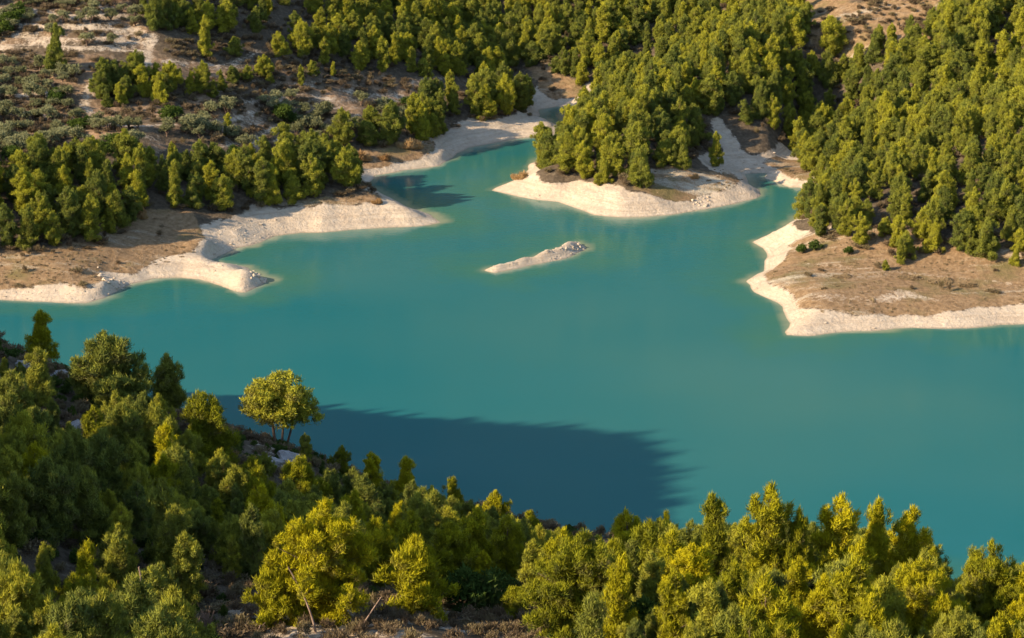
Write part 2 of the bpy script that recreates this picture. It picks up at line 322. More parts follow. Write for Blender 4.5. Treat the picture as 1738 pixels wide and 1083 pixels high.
# ------------------------------------------------------------------ mesh builders
def mesh_from(name, V, Fc, m, attrs=None, smooth=False):
    V = np.asarray(V, np.float32); Fc = np.asarray(Fc, np.int32); k = Fc.shape[1]
    me = bpy.data.meshes.new(name); me.vertices.add(len(V)); me.vertices.foreach_set('co', V.ravel())
    me.loops.add(Fc.size); me.loops.foreach_set('vertex_index', Fc.ravel()); me.polygons.add(len(Fc))
    me.polygons.foreach_set('loop_start', np.arange(0, Fc.size, k, dtype=np.int32))
    me.polygons.foreach_set('use_smooth', np.full(len(Fc), smooth))
    for an, (dom, arr) in (attrs or {}).items():
        if arr.ndim == 2:
            a = me.attributes.new(an, 'FLOAT_COLOR', dom); a.data.foreach_set('color', arr.astype(np.float32).ravel())
        else:
            a = me.attributes.new(an, 'FLOAT', dom); a.data.foreach_set('value', arr.astype(np.float32))
    me.materials.append(m); me.update(calc_edges=True); return me
def link(name, me, parent=None, loc=None):
    o = bpy.data.objects.new(name, me); COL.objects.link(o)
    if parent: o.parent = parent
    if loc is not None: o.location = loc
    return o
def tag(o, label, cat, group=None, kind=None):
    o['label'] = label; o['category'] = cat
    if group: o['group'] = group
    if kind: o['kind'] = kind
    return o
def grid_faces(nx, ny):
    i = np.arange(nx-1); j = np.arange(ny-1); I, J = np.meshgrid(i, j); a = (J*nx+I).ravel()
    return np.c_[a, a+1, a+nx+1, a+nx]

# ------------------------------------------------------------------ ground with cover map
PX, PY, _ = proj(GX, GY, GH)
wob = fbm(GX, GY, 9, 90)*16
PXw = PX+fbm(GX, GY, 9, 95)*24; PYw = PY+wob
far = GY > 380
brown = [[(1356,414),(1324,444),(1296,464),(1320,485),(1350,503),(1362,524),(1388,531),(1468,531),(1554,532),(1641,525),(1727,516),(2100,500),(2100,380),(1738,430),(1500,380),(1400,385)],
 [(1075,318),(1134,333),(1200,333),(1238,320),(1262,303),(1232,287),(1150,290),(1075,290)],
 [(-400,445),(-400,488),(60,487),(150,487),(182,476),(160,462),(225,462),(330,430),(345,405),(330,365),(200,360),(100,420),(0,430)],
 [(460,352),(530,346),(600,345),(640,342),(640,325),(560,330),(470,330)],
 [(590,262),(620,283),(660,280),(735,262),(735,235),(660,240)],
 [(890,110),(905,150),(940,170),(1010,165),(1000,130),(930,120)],
 [(1310,270),(1300,302),(1380,300),(1380,270)]]
clear_brown = [(1340,40),(1375,-5),(1590,-5),(1600,40),(1560,95),(1430,105)]
pale_top = [(-400,-100),(-400,85),(0,90),(120,85),(250,80),(245,40),(230,-100)]
pale_gully = [(1212,212),(1232,205),(1268,255),(1320,282),(1318,300),(1258,300),(1240,285),(1222,265)]
pale = np.zeros(GX.shape); grass = np.zeros(GX.shape); soil = np.zeros(GX.shape)
zb = 3.6+fbm(GX, GY, 14, 98)*2.0
pale[(GD > -30) & (GH < zb) & (GD < 17)] = 1.0
for b in brown: 
    k = pip(PXw, PYw, b) & far; grass[k] = 1; pale[k & (GD > 2.2)] = 0
k = pip(PXw, PYw, clear_brown) & far; grass[k] = 0.75
k = pip(PXw, PYw, orchard) & far & (GH > 5); soil[k] = 1
k = pip(PXw, PYw, pale_top) & far; pale[k] = np.maximum(pale[k], 0.22+fbm(GX[k], GY[k], 9, 140)*0.5)
k = pip(PXw, PYw, pale_gully) & far; pale[k] = 1
FRG = FR['g']; k = (FRG > 0.5) & (FRG < 0.80) & (soil > 0); pale[k] = np.maximum(pale[k], 0.22+fbm(GX[k], GY[k], 11, 141)*0.4)
# pale riser lines of the terraces and rough tracks
slope = np.hypot(*np.gradient(GH, gy, gx)); k = (soil > 0) & (slope > 0.5); pale[k] = np.maximum(pale[k], 0.34)
def track(pts, wd, tone=0.62):
    W = [hit(*p)[:2] for p in pts]
    sel = np.where(far & (np.abs(GX) < 140) & (GY < 620)); X = GX[sel]; Y = GY[sel]; best = np.full(X.shape, 1e9)
    for (x0, y0), (x1, y1) in zip(W, W[1:]):
        dx, dy = x1-x0, y1-y0; L = dx*dx+dy*dy+1e-9; q = np.clip(((X-x0)*dx+(Y-y0)*dy)/L, 0, 1); best = np.minimum(best, np.hypot(X-x0-q*dx, Y-y0-q*dy))
    v = best < wd; pale[sel] = np.where(v, np.maximum(pale[sel], tone), pale[sel]); return W
TRACKS = [([(262,60),(256,85),(249,112)], 1.2), ([(158,135),(150,155),(143,178),(160,200),(195,212),(240,215),(300,212)], 1.05), ([(120,240),(200,240),(260,232)], 0.6)]
TRW = []
for pts, wd in TRACKS:
    W_ = track(pts, wd)
    for (x0, y0), (x1, y1) in zip(W_, W_[1:]): TRW += [(x0+(x1-x0)*q, y0+(y1-y0)*q) for q in np.linspace(0, 1, 6)]
k = pip(PXw, PYw, [(1370,500),(1440,492),(1510,492),(1580,505),(1600,515),(1520,512),(1440,520),(1380,515)]) & far; pale[k] = 0.42+fbm(GX[k], GY[k], 6, 145)*0.3
LINES = [([(-10,80),(60,76),(130,83),(240,88)],.8),([(20,62),(120,66),(200,68),(250,72)],.8),([(10,42),(90,48),(160,50),(230,52)],.7),([(0,22),(60,20),(140,28),(220,30)],.8),([(275,104),(330,108),(385,112),(440,88)],.8),([(285,113),(380,121),(430,112)],.5),
 ([(305,22),(360,16)],.6),([(345,208),(420,196),(440,188)],.6),([(360,221),(450,205)],.45),([(20,190),(70,196),(120,202)],.6),([(0,164),(60,160),(120,158)],.6),([(430,243),(455,225),(482,210)],.6),([(440,250),(470,236),(500,222)],.5),([(330,252),(380,250),(430,246)],.6),([(570,153),(610,160),(680,158)],.6),
 ([(560,172),(620,174),(690,166)],.5),([(700,141),(765,133)],.7),([(560,186),(640,190)],.7),([(495,192),(545,187)],.7),([(560,205),(660,200)],.6),([(110,272),(185,256)],.8),([(0,232),(60,228),(110,224)],.6),([(420,175),(500,160),(560,165)],.5),([(470,140),(540,150)],.4)]
LNW = []
for pts, wd in LINES:
    W_ = track(pts, wd*0.75, 0.75)
    for (x0, y0), (x1, y1) in zip(W_, W_[1:]): k_ = max(2, int(math.hypot(x1-x0, y1-y0)/1.2)); LNW += [(x0+(x1-x0)*q, y0+(y1-y0)*q) for q in np.linspace(0, 1, k_)]
track([(1345,450),(1450,455),(1580,468),(1738,485)], 0.5, 0.8)
near = GY < 345
k = near & (PX > 380) & (PX < 900) & (PY > 1030); pale[k] = 0.5+fbm(GX[k], GY[k], 4, 120)*0.8
k = near & (PX > 420) & (PX < 560) & (PY > 735) & (PY < 800); pale[k] = 0.45
k = near & (GD > 0) & (GH > 3); pale[k & (pale > 0.9)] = 0.0
def blur(a):
    for _ in range(2):
        p = np.pad(a, 1, mode='edge'); a = (p[:-2, 1:-1]+p[2:, 1:-1]+p[1:-1, :-2]+p[1:-1, 2:]+2*p[1:-1, 1:-1])/6
    return a
pale_s, grass, soil = blur(pale), blur(grass), blur(soil)
cov = np.stack([pale_s, grass, soil, np.ones(GX.shape)], -1).reshape(-1, 4)
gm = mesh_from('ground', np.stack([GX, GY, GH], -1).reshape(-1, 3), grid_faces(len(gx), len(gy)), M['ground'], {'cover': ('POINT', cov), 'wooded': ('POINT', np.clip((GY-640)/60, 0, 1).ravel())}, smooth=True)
g = link('ground', gm); g['kind'] = 'structure'
# water sheet
wx = axis(-800, -125, 125, 800, 1.0, 1.2); wy = axis(160, 255, 590, 700, 1.0, 1.2)
WX, WY = np.meshgrid(wx, wy); WD = grid_at(GD, WX, WY)
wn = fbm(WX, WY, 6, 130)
sh = np.clip((WD+2.2+wn*1.5)/2.2, 0, 1)**1.6*0.7
wm = mesh_from('water', np.stack([WX, WY, np.zeros(WX.shape)], -1).reshape(-1, 3), grid_faces(len(wx), len(wy)), M['water'], {'shallow': ('POINT', sh.ravel()), 'bank_reflection': ('POINT', (np.clip(1+WD/14+wn*0.5, 0, 1)*0.6).ravel())}, smooth=True)
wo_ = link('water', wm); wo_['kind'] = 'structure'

# ------------------------------------------------------------------ foliage
def blades(C, N, n_each, length, width, up, r, spread=0.12):
    """small needle-spray triangles round each tuft centre C with outward normal N"""
    k = len(C)*n_each; c = np.repeat(C, n_each, 0)+r.normal(0, spread, (k, 3)); n = np.repeat(N, n_each, 0)
    d = n*0.7+r.normal(0, 0.55, (k, 3)); d[:, 2] += up; d /= np.linalg.norm(d, axis=1, keepdims=True)
    nn = n+r.normal(0, 0.55, (k, 3)); wv = np.cross(d, nn); wv /= np.linalg.norm(wv, axis=1, keepdims=True)+1e-6
    L = length*r.uniform(0.6, 1.25, (k, 1)); W = width*r.uniform(0.7, 1.3, (k, 1))
    V = np.stack([c-wv*W*0.5-d*L*0.3, c+wv*W*0.5-d*L*0.3, c+d*L*0.7], 1).reshape(-1, 3)
    return V
def lumps_to_mesh(name, Cn, Rr, m, r, per_area=4.0, n_each=9, length=0.42, width=0.13, up=0.5, low=-0.45):
    VV, TT = [], []
    for c, (rx, rz) in zip(Cn, Rr):
        area = 4*pi*rx*(rx+rz)/2; n = max(6, int(area*per_area))
        u = r.normal(size=(n*2, 3)); u /= np.linalg.norm(u, axis=1, keepdims=True); u = u[u[:, 2] > low][:n]
        kn = 1+0.16*np.sin(u[:, 0]*7+c[0]*3)*np.sin(u[:, 1]*6+c[1]*2)+r.normal(0, 0.07, len(u))
        P = c+u*np.array([rx, rx, rz])*kn[:, None]*r.uniform(0.82, 1.0, (len(u), 1))
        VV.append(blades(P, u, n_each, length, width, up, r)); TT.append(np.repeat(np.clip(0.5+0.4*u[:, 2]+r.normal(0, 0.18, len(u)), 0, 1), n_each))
    V = np.concatenate(VV); F_ = np.arange(len(V)).reshape(-1, 3)
    return mesh_from(name, V, F_, m, {'tone': ('FACE', np.concatenate(TT))})
def tubes(name, paths, m, sides=7):
    VV, FF, b = [], [], 0
    for pts, rad in paths:
        pts = np.array(pts, float); n = len(pts); a = np.arange(sides)*2*pi/sides
        for i in range(n):
            d = pts[min(i+1, n-1)]-pts[max(i-1, 0)]; d /= np.linalg.norm(d)+1e-9
            u = np.cross(d, (0.3, 1, 0.1)); u /= np.linalg.norm(u); v = np.cross(d, u)
            VV.append(pts[i]+rad[i]*(np.cos(a)[:, None]*u+np.sin(a)[:, None]*v))
        for i in range(n-1):
            for k in range(sides): FF.append((b+i*sides+k, b+i*sides+(k+1) % sides, b+(i+1)*sides+(k+1) % sides, b+(i+1)*sides+k))
        b += n*sides
    return mesh_from(name, np.concatenate(VV), FF, m, smooth=True)
def pine_variant(i, h, wd, shape, seed):
    """unit pine: h metres tall, crown wd metres wide; limbs carry clumps of needle sprays"""
    r = np.random.default_rng(seed); Cn, Rr, paths = [], [], []
    lean = r.normal(0, 0.03, 2)*h
    tr = [(lean[0]*t*t, lean[1]*t*t, h*0.93*t-0.4*(t == 0)) for t in np.linspace(0, 1, 7)]
    paths.append((tr, np.linspace(0.022*h, 0.004*h, 7)))
    base = {'cone': 0.10, 'round': 0.22, 'oval': 0.12, 'bush': 0.03, 'tall': 0.16}[shape]
    n = int({'cone': 24, 'round': 27, 'oval': 24, 'bush': 24, 'tall': 24}[shape]*(1.0 if wd < 8 else 2.0)); fs = 1.0 if wd < 8 else 0.76
    ga = 2.399963; 
    for k in range(n):
        t = (k+0.5)/n; t = t**0.9; z = base+(0.97-base)*t
        if shape == 'cone': rad = (1-t)**0.75*0.98+0.05
        elif shape == 'round': rad = math.sqrt(max(0.02, 1-(1.75*t-0.75)**2)) if t > 0.43 else 0.75+0.55*t
        elif shape == 'oval': rad = math.sqrt(max(0.03, 1-(1.9*t-0.9)**2))*0.95 if t > 0.47 else 0.8+0.35*t
        elif shape == 'bush': rad = math.sqrt(max(0.03, 1-(1.25*t-0.25)**2))
        else: rad = (0.85-0.1*t) if t < 0.6 else 0.8*math.sqrt(max(0.02, 1-((t-0.6)/0.42)**2))
        rad *= r.uniform(0.55, 1.15)*wd/2; a = k*ga+r.normal(0, 0.45)
        s = fs*wd*(0.082+0.035*(1-t))*r.uniform(0.75, 1.3); lift = r.uniform(0.03, 0.10)*h
        z0 = max(0.1, z-0.16*rad/wd*2)*h*0.93; cx, cy = lean[0]*z*z, lean[1]*z*z
        for q, sq in ((0.42, 1.05), (0.72, 1.0), (1.0, 0.78)):
            if q < 0.5 and t > 0.75: continue
            rr = max(0.0, rad*q-s*0.5); aa = a+r.normal(0, 0.16)
            Cn.append((cx+cos(aa)*rr, cy+sin(aa)*rr, z*h-0.12*h+lift*(q-0.3)*1.6+r.normal(0, 0.012)*h)); Rr.append((s*sq, s*sq*r.uniform(0.9, 1.8)))
        zz = Cn[-1][2]; rr = max(0.0, rad-s*0.5); x = cx+cos(a)*rr; y = cy+sin(a)*rr
        paths.append(([(cx, cy, z0-0.05*h), ((x+cx)/2, (y+cy)/2, (z0+zz)/2-0.02*h), (x, y, zz)], [0.007*h, 0.005*h, 0.002*h]))
        if r.random() < 0.45:                     # upright candle at the limb's end
            Cn.append((x*0.93, y*0.93, zz+s*1.3)); Rr.append((s*0.45, s*1.25))
    # leading shoots give the spiky outline
    for k in range(11 if shape in ('cone', 'tall') else 8):
        a = r.uniform(0, 2*pi); q = r.uniform(0, 0.3)*wd
        Cn.append((lean[0]+cos(a)*q, lean[1]+sin(a)*q, h*(1.0-0.6*q/wd))); Rr.append((wd*0.042*fs, wd*0.15*fs))
    # inner fill
    for k in range(8):
        a = r.uniform(0, 2*pi); q = r.uniform(0, 0.14)*wd; z = r.uniform(base+0.1, 0.8)
        Cn.append((cos(a)*q, sin(a)*q, z*h)); Rr.append((wd*0.13, wd*0.2))
    # a few small stray sprays outside the crown
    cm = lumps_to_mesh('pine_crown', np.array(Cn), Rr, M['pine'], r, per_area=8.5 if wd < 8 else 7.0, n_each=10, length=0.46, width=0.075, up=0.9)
    return cm, tubes('pine_trunk', paths, M['bark'], 6), h
SH = [('cone', 8.5, 5.2), ('round', 8.0, 6.4), ('oval', 8.5, 5.6), ('bush', 5.5, 5.4), ('tall', 9.5, 5.0), ('cone', 7.5, 5.4), ('oval', 7.5, 5.8), ('tall', 8.8, 5.6), ('bush', 10.5, 9.5), ('oval', 12.0, 10.0),
 ('cone', 9.2, 4.6), ('round', 7.2, 6.2), ('cone', 8.0, 6.0), ('oval', 9.0, 5.2)]
PICK = [0, 1, 2, 3, 4, 5, 6, 7, 10, 13, 12, 13, 0, 4, 10]
PV = [pine_variant(i, h, wd, s, 50+i) for i, (s, h, wd) in enumerate(SH)]
PB = {}
def bright(v):                                     # same crown in a brighter, yellower needle colour for nearer trees
    if v not in PB: c = PV[v][0].copy(); c.materials[0] = M['pine_bright']; PB[v] = c
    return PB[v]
WORDS = {'cone': 'pointed', 'round': 'round-topped', 'oval': 'oval', 'bush': 'low bushy', 'tall': 'narrow upright'}

def bush_mesh(name, m, seed, wd, ht, n, per, ln, wdt, up):
    r = np.random.default_rng(seed); Cn, Rr = [], []
    for k in range(n):
        a = r.uniform(0, 2*pi); q = math.sqrt(r.uniform(0, 1))*wd*0.33; s = wd*r.uniform(0.16, 0.26)
        Cn.append((cos(a)*q, sin(a)*q, ht*r.uniform(0.35, 0.78)*(1-0.5*q/wd))); Rr.append((s, s*ht/wd*1.05))
    return lumps_to_mesh(name, np.array(Cn), Rr, m, r, per_area=per, n_each=8, length=ln, width=wdt, up=up, low=-0.7)
OLV = []
for i in range(4):
    r = np.random.default_rng(300+i); Cn, Rr, paths = [], [], []
    for k in range(11):
        a = k*2.4+r.normal(0, .3); q = r.uniform(0.3, 1.25); z = r.uniform(1.7, 3.0)-0.25*q
        Cn.append((cos(a)*q, sin(a)*q, z)); s = r.uniform(0.5, 0.8); Rr.append((s, s*0.85))
        if k % 2: paths.append(([(0, 0, 0.6), (cos(a)*q*0.5, sin(a)*q*0.5, 1.3), (cos(a)*q, sin(a)*q, z)], [0.13, 0.08, 0.03]))
    paths.append(([(0, 0, -0.3), (0.05, 0, 0.3), (0, 0.03, 0.9)], [0.24, 0.18, 0.13]))
    OLV.append((lumps_to_mesh('olive_crown', np.array(Cn), Rr, M['olive'], r, per_area=4, n_each=8, length=0.34, width=0.13, up=0.3), tubes('olive_trunk', paths, M['bark'], 6)))
SHR = [bush_mesh('scrub_bush', M['scrub'], 400+i, 1.9, 1.25, 7, 5, 0.34, 0.10, 0.8) for i in range(3)]
GRB = [bush_mesh('green_bush', M['green'], 420+i, 3.4, 2.6, 12, 4, 0.36, 0.16, 0.4) for i in range(2)]
def reed_mesh(seed, wd, ht, n, m='reed'):
    r = np.random.default_rng(seed); a = r.uniform(0, 2*pi, n); q = np.sqrt(r.uniform(0, 1, n))*wd/2
    b = np.c_[cos_(a)*q, sin_(a)*q*0.6, np.zeros(n)-0.2]; L = ht*r.uniform(0.35, 1.05, n)*(1.05-0.75*(2*q/wd)**2)*(0.8+0.3*np.sin(b[:, 0]*2.3)); tilt = r.normal(0, 0.2, (n, 2))+b[:, :2]*0.16
    tip = b+np.c_[tilt*L[:, None], L]; wa = r.uniform(0, pi, n); wv = np.c_[np.cos(wa), np.sin(wa), np.zeros(n)]*0.045
    pl = tip-(tip-b)*0.25
    V = np.stack([b-wv, b+wv, tip, pl-wv*2.4, pl+wv*2.4, tip+[0, 0, 0.15]], 1).reshape(-1, 3); F_ = np.arange(len(V)).reshape(-1, 3)
    return mesh_from('reed_clump', V, F_, M[m], {'tone': ('FACE', r.uniform(0, 1, len(F_)))})
cos_, sin_ = np.cos, np.sin
REED = [reed_mesh(500+i, 4.6, 2.2, 1100) for i in range(2)]
RPALE = [reed_mesh(505+i, 5.4, 1.3, 1100, 'straw') for i in range(2)]
TUFT = [reed_mesh(510+i, 1.6, 0.6, 120, 'straw') for i in range(2)]
def rock_mesh(name, seed, m, sub=3):
    import bmesh
    bm = bmesh.new(); bmesh.ops.create_icosphere(bm, subdivisions=sub, radius=1.0); r = np.random.default_rng(seed)
    pl = r.normal(size=(11, 3)); pl /= np.linalg.norm(pl, axis=1, keepdims=True); dd = r.uniform(0.55, 0.95, 11)
    for v in bm.verts:
        p = np.array(v.co)
        for q, d0 in zip(pl, dd):
            e = p@q-d0
            if e > 0: p = p-q*e*0.9
        v.co = p*(1+0.05*r.normal())
    me = bpy.data.meshes.new(name); bm.to_mesh(me); bm.free(); me.materials.append(m); return me
ROCK = [rock_mesh('boulder', 600+i, M['rock'], 2) for i in range(4)]; GROCK = [rock_mesh('boulder', 610+i, M['grey_rock'], 3) for i in range(2)]

# ------------------------------------------------------------------ where the trees stand
forests = [
 [(-420,305),(0,300),(110,292),(190,280),(230,300),(330,285),(420,300),(480,270),(560,285),(600,300),(640,318),(600,334),(560,340),(480,350),(420,362),(330,364),(262,352),(225,372),(205,398),(150,428),(60,436),(-420,440)],
 [(545,232),(680,222),(742,226),(742,240),(690,240),(625,258),(560,262)],
 [(695,190),(765,160),(870,165),(915,170),(920,196),(800,208),(745,226),(690,232)],
 [(240,40),(330,70),(400,100),(520,108),(600,125),(700,128),(830,140),(880,118),(868,60),(850,-200),(230,-200)],
 [(165,178),(340,178),(350,160),(330,150),(170,148)],
 [(898,112),(960,136),(1005,150),(965,200),(932,240),(908,288),(960,298),(1060,318),(1082,314),(1092,292),(1150,278),(1212,262),(1200,200),(1235,190),(1290,235),(1345,245),(1355,300),(1356,372),(1385,400),(1430,420),(1500,438),(1600,434),(1738,448),(2200,460),(2200,-200),(850,-200),(870,60)]]
holes = [[(1360,35),(1375,-5),(1590,-5),(1600,30),(1570,75),(1430,90)], [(1640,110),(1738,105),(1738,85),(1700,80)], [(1505,262),(1560,270),(1560,290),(1500,285)]]
sparse = [[(340,170),(500,165),(620,140),(560,115),(420,110),(330,100)], [(380,250),(470,240),(470,225),(380,230)]]
def scatter(x0, x1, y0, y1, sp, seed, j=0.42):
    r = np.random.default_rng(seed); X, Y = np.meshgrid(np.arange(x0, x1, sp), np.arange(y0, y1, sp)); X = X+(np.arange(X.shape[0]) % 2)[:, None]*sp/2
    return (X+r.uniform(-j, j, X.shape)*sp).ravel(), (Y+r.uniform(-j, j, X.shape)*sp).ravel(), r
trees = []   # x, y, z, scale, variant, zone, label, widen
NEAR = [  # base px, base py, top py, width px, shape index, dark?, label
 (70,608,530,60,0,'pointed pine farthest left on the near skyline against the water'),
 (190,702,574,122,1,'broad round pine on the near ridge skyline, largest of those at the left'),
 (287,698,603,66,2,'dark oval pine between the broad round pine and the umbrella pine'),
 (68,690,600,66,5,'yellow-green pine on the slope just below the far-left skyline pine'),
 (24,735,636,90,6,'pine at the left picture edge under the rocky shaded clearing'),
 (92,765,680,34,4,'slim grey-green pine standing alone in front of the shaded clearing'),
 (170,805,695,62,4,'upright pine in front of the broad round pine'),
 (352,790,672,92,6,'bushy pine crest on the left slope below the umbrella pine'),
 (265,790,690,60,2,'oval pine below the dark skyline pine'),
 (578,812,757,36,2,'small dark pine right of the umbrella pine, first of two against the water'),
 (633,838,770,42,4,'small dark upright pine, second of two against the blue shadow'),
 (690,862,779,52,0,'lit pointed pine right of the two small dark skyline pines'),
 (772,888,812,44,5,'small pointed pine on the falling skyline above the shadowed water'),
 (845,905,836,50,2,'pine with dark top on the falling skyline, midway to the water gap'),
 (908,925,868,46,5,'little pointed pine low on the falling skyline'),
 (515,888,780,86,1,'round-topped pine right below the umbrella pine'),
 (425,868,780,66,6,'pine between the bushy left crest and the round-topped one'),
 (550,1052,856,180,9,'huge bright yellow-green pine in the lower centre, largest in the picture'),
 (705,1045,928,118,3,'rounded bright pine right of the huge central one'),
 (975,1090,912,165,8,'large spreading bright pine at the bottom centre right of the shaded bush'),
 (1070,1000,870,72,4,'first tall pointed pine right of the water gap on the near skyline'),
 (1128,1000,874,50,4,'slim pine second from the water gap in the right stand'),
 (1212,1010,850,84,0,'pointed pine left of the tallest in the right stand'),
 (1292,1020,829,96,4,'tallest pine of the right stand on the near skyline'),
 (1345,1020,872,60,2,'dark shaded pine just right of the tallest in the right stand'),
 (1405,1020,846,92,4,'flat-topped tall pine midway in the right stand'),
 (1475,1020,856,78,0,'spiky pine right of the flat-topped one'),
 (1530,1020,862,80,4,'spiky pine with split top near the right end of the stand'),
 (1583,1040,934,50,2,'low pine closing the right stand beside the water'),
 (1558,1120,962,160,8,'full bright pine in front of the right end of the stand'),
 (1680,1110,930,130,9,'broad pine filling the lower right corner in front of the water'),
 (1740,1110,955,90,4,'pine cut by the right picture edge'),
 (40,1120,968,105,1,'lit pine in the lower left corner below the dark hollow'),
 (310,1120,1010,100,3,'bright low pine at the bottom left behind bare twigs'),
 (180,1115,1040,56,2,'half-lit small pine at the bottom left beside the corner pine'),
 (870,1050,1000,60,3,'small bright bush-like pine left of the large spreading one'),
 (806,1030,990,26,5,'tiny young pine before the shaded bush at bottom centre'),
 (1290,1130,1035,60,3,'small lit pine in the shade at the bottom right of centre'),
 (1180,1050,935,110,1,'wide pine low in the right stand under the slim ones'),
 (470,1060,965,90,3,'low bright pine left of the huge central one')]
for px, pyb, pyt, wpx, v, lab in NEAR:
    bx, by, bz = hit(px, min(pyb, 1250))
    while by > 335 or bz < 2: pyb += 3; bx, by, bz = hit(px, pyb)
    d = proj(bx, by, bz)[2]; s, h, wd = SH[v]
    H_ = (pyb-pyt)/F*d/cos(PITCH+(pyb-541)/F)*0.97; W_ = wpx*1.15/F*d
    trees.append(dict(x=bx, y=by, z=bz, s=H_/h, w=(W_/wd)/(H_/h), v=v, zone='hand', label=lab))
ly_ = 757
LONE = hit(476, ly_)
while LONE[1] > 335: ly_ += 2; LONE = hit(476, ly_)
hand = np.array([(t['x'], t['y'], t['w']*t['s']*5.4/2) for t in trees]+[(LONE[0], LONE[1], 6)])
# near slopes
X, Y, r = scatter(-150, 120, 100, 330, 4.4, 11); Z = ground_z(X, Y); D = grid_at(GD, X, Y); P = proj(X, Y, Z)
for x, y, z, d, px, py in zip(X, Y, Z, D, P[0], P[1]):
    u = r.random(); v = PICK[int(r.integers(15))]; s = r.uniform(0.4, 0.9)
    if d < 5 or z < 4 or (py > 1240 and px > -100) or py > 2600 or (px > 300 and px < 1010 and py > 1040): continue
    if py > 1010 and 380 < px < 900: continue
    if np.min(np.hypot(hand[:, 0]-x, hand[:, 1]-y)-hand[:, 2]*0.8) < 1.2: continue
    if 400 < px < 640 and 715 < py < 850: 
        if u < 0.85 or py < 790: continue
        s *= 0.6
    if px > -30 and px < 150 and py < 700: s *= 0.55; 
    if 30 < px < 150 and 690 < py < 760 and u < 0.8: continue
    # keep the skyline low where the photo shows water: crowns must stay under the drawn outline
    top = proj(x, y, z+SH[v][1]*s)[1]
    xs = [-400, 0, 130, 250, 330, 400, 560, 620, 700, 800, 900, 1010, 1040, 1100, 1300, 1560, 1600, 1640, 1738, 2200]
    ys = [560, 600, 630, 660, 690, 740, 790, 800, 815, 850, 885, 918, 920, 890, 880, 900, 985, 965, 960, 900]
    lim = np.interp(px, xs, ys)+r.uniform(0, 14)
    if top < lim and px > -60:
        s2 = s*(py-lim)/max(1, py-top)
        if s2 < 0.3: continue
        s = s2
    if px < -60: s *= 0.48
    zone = 'nl' if px < 420 else ('nc' if px < 1030 else 'nr')
    trees.append(dict(x=x, y=y, z=z, s=s, w=r.uniform(0.9, 1.25), v=v, zone=zone, label=None))
# far banks and hills
X, Y, r = scatter(-310, 310, 385, 760, 4.1, 12); Z = ground_z(X, Y); D = grid_at(GD, X, Y); P = proj(X, Y, Z)
inF = np.zeros(len(X), bool); sp_ = np.zeros(len(X), bool)
for f in forests: inF |= pip(P[0], P[1], f)
for f in holes: inF &= ~pip(P[0], P[1], f)
for f in sparse: sp_ |= pip(P[0], P[1], f)
beyond = (Y > 640)
orch0 = pip(P[0], P[1], orchard)
for i in range(len(X)):
    u = r.random(); v = PICK[int(r.integers(15))]; s = r.uniform(0.62, 1.02)
    if D[i] < 3.0: continue
    px, py = P[0][i], P[1][i]
    if beyond[i]: 
        if u > 0.75: continue
    elif inF[i]:
        if u > 0.93: continue
        if orch0[i] and u > 0.6: continue
        if px < 560 and py < 110 and u > 0.55: continue
    elif sp_[i]:
        if u > 0.22: continue
        s *= 0.62
    else: continue
    if 860 < px < 1345 and py > 240: s *= 0.92
    if px > 1350 and py > 260: s *= 0.86
    if px < 720 and py < 180: s *= 0.9
    zone = 'beyond' if beyond[i] else ('rp' if px > 1350 and py > 250 else 'rh' if px > 1300 else 'cp' if px > 895 and py > 140 else 'ch' if px > 860 else 'lb' if py > 265 else 'ls' if px > 520 and py > 140 else 'lh')
    trees.append(dict(x=X[i], y=Y[i], z=Z[i], s=s, w=r.uniform(0.95, 1.35), v=v, zone=zone, label=None))
for px, pyb, s, lab in [(95,122,1.15,'lone large pine among the olive terraces at the far upper left'), (350,97,1.0,'tall pine standing alone on the brown slope right of the track'),
   (262,52,1.2,'left of two large dark pines above the top of the track'),(285,48,1.15,'right of two large dark pines above the top of the track'),
   (1215,282,0.82,'lone pointed pine beside the pale gully on the central peninsula'),(1158,288,0.8,'slim pine in front of the grove, left of the one by the gully'),
   (1145,282,0.5,'small young pine beside the slim one on the central peninsula'),(1092,318,0.95,'layered pine at the front edge of the central peninsula beside the brown flat'),
   (1503,458,0.32,'small bush-like pine alone on the brown flat of the right peninsula'),(1722,452,0.5,'small pine at the right picture edge before the forest'),(470,315,0.7,'pine leaning over the bank on the left point'),
   (1528,448,0.55,'young pine just right of the small one on the brown flat')]:
    bx, by, bz = hit(px, pyb); trees.append(dict(x=bx, y=by, z=bz, s=s, w=0.95, v=0 if s > .35 else 3, zone='hand', label=lab))

for px, pyb, s in [(172,168,.7),(186,150,.75),(202,158,.85),(216,172,.6),(232,148,.9),(246,162,.8),(262,152,.7),(276,166,.65),(292,155,.75),(322,160,.6),(345,158,.75),(362,166,.5),(395,142,.5),(420,140,.45),(448,132,.6),(458,140,.4),(182,182,.5),(205,180,.55)]:
    bx, by, bz = hit(px, pyb); trees.append(dict(x=bx, y=by, z=bz, s=s, w=1.15, v=[1, 2, 5, 6][px % 4], zone='lh', label=None))
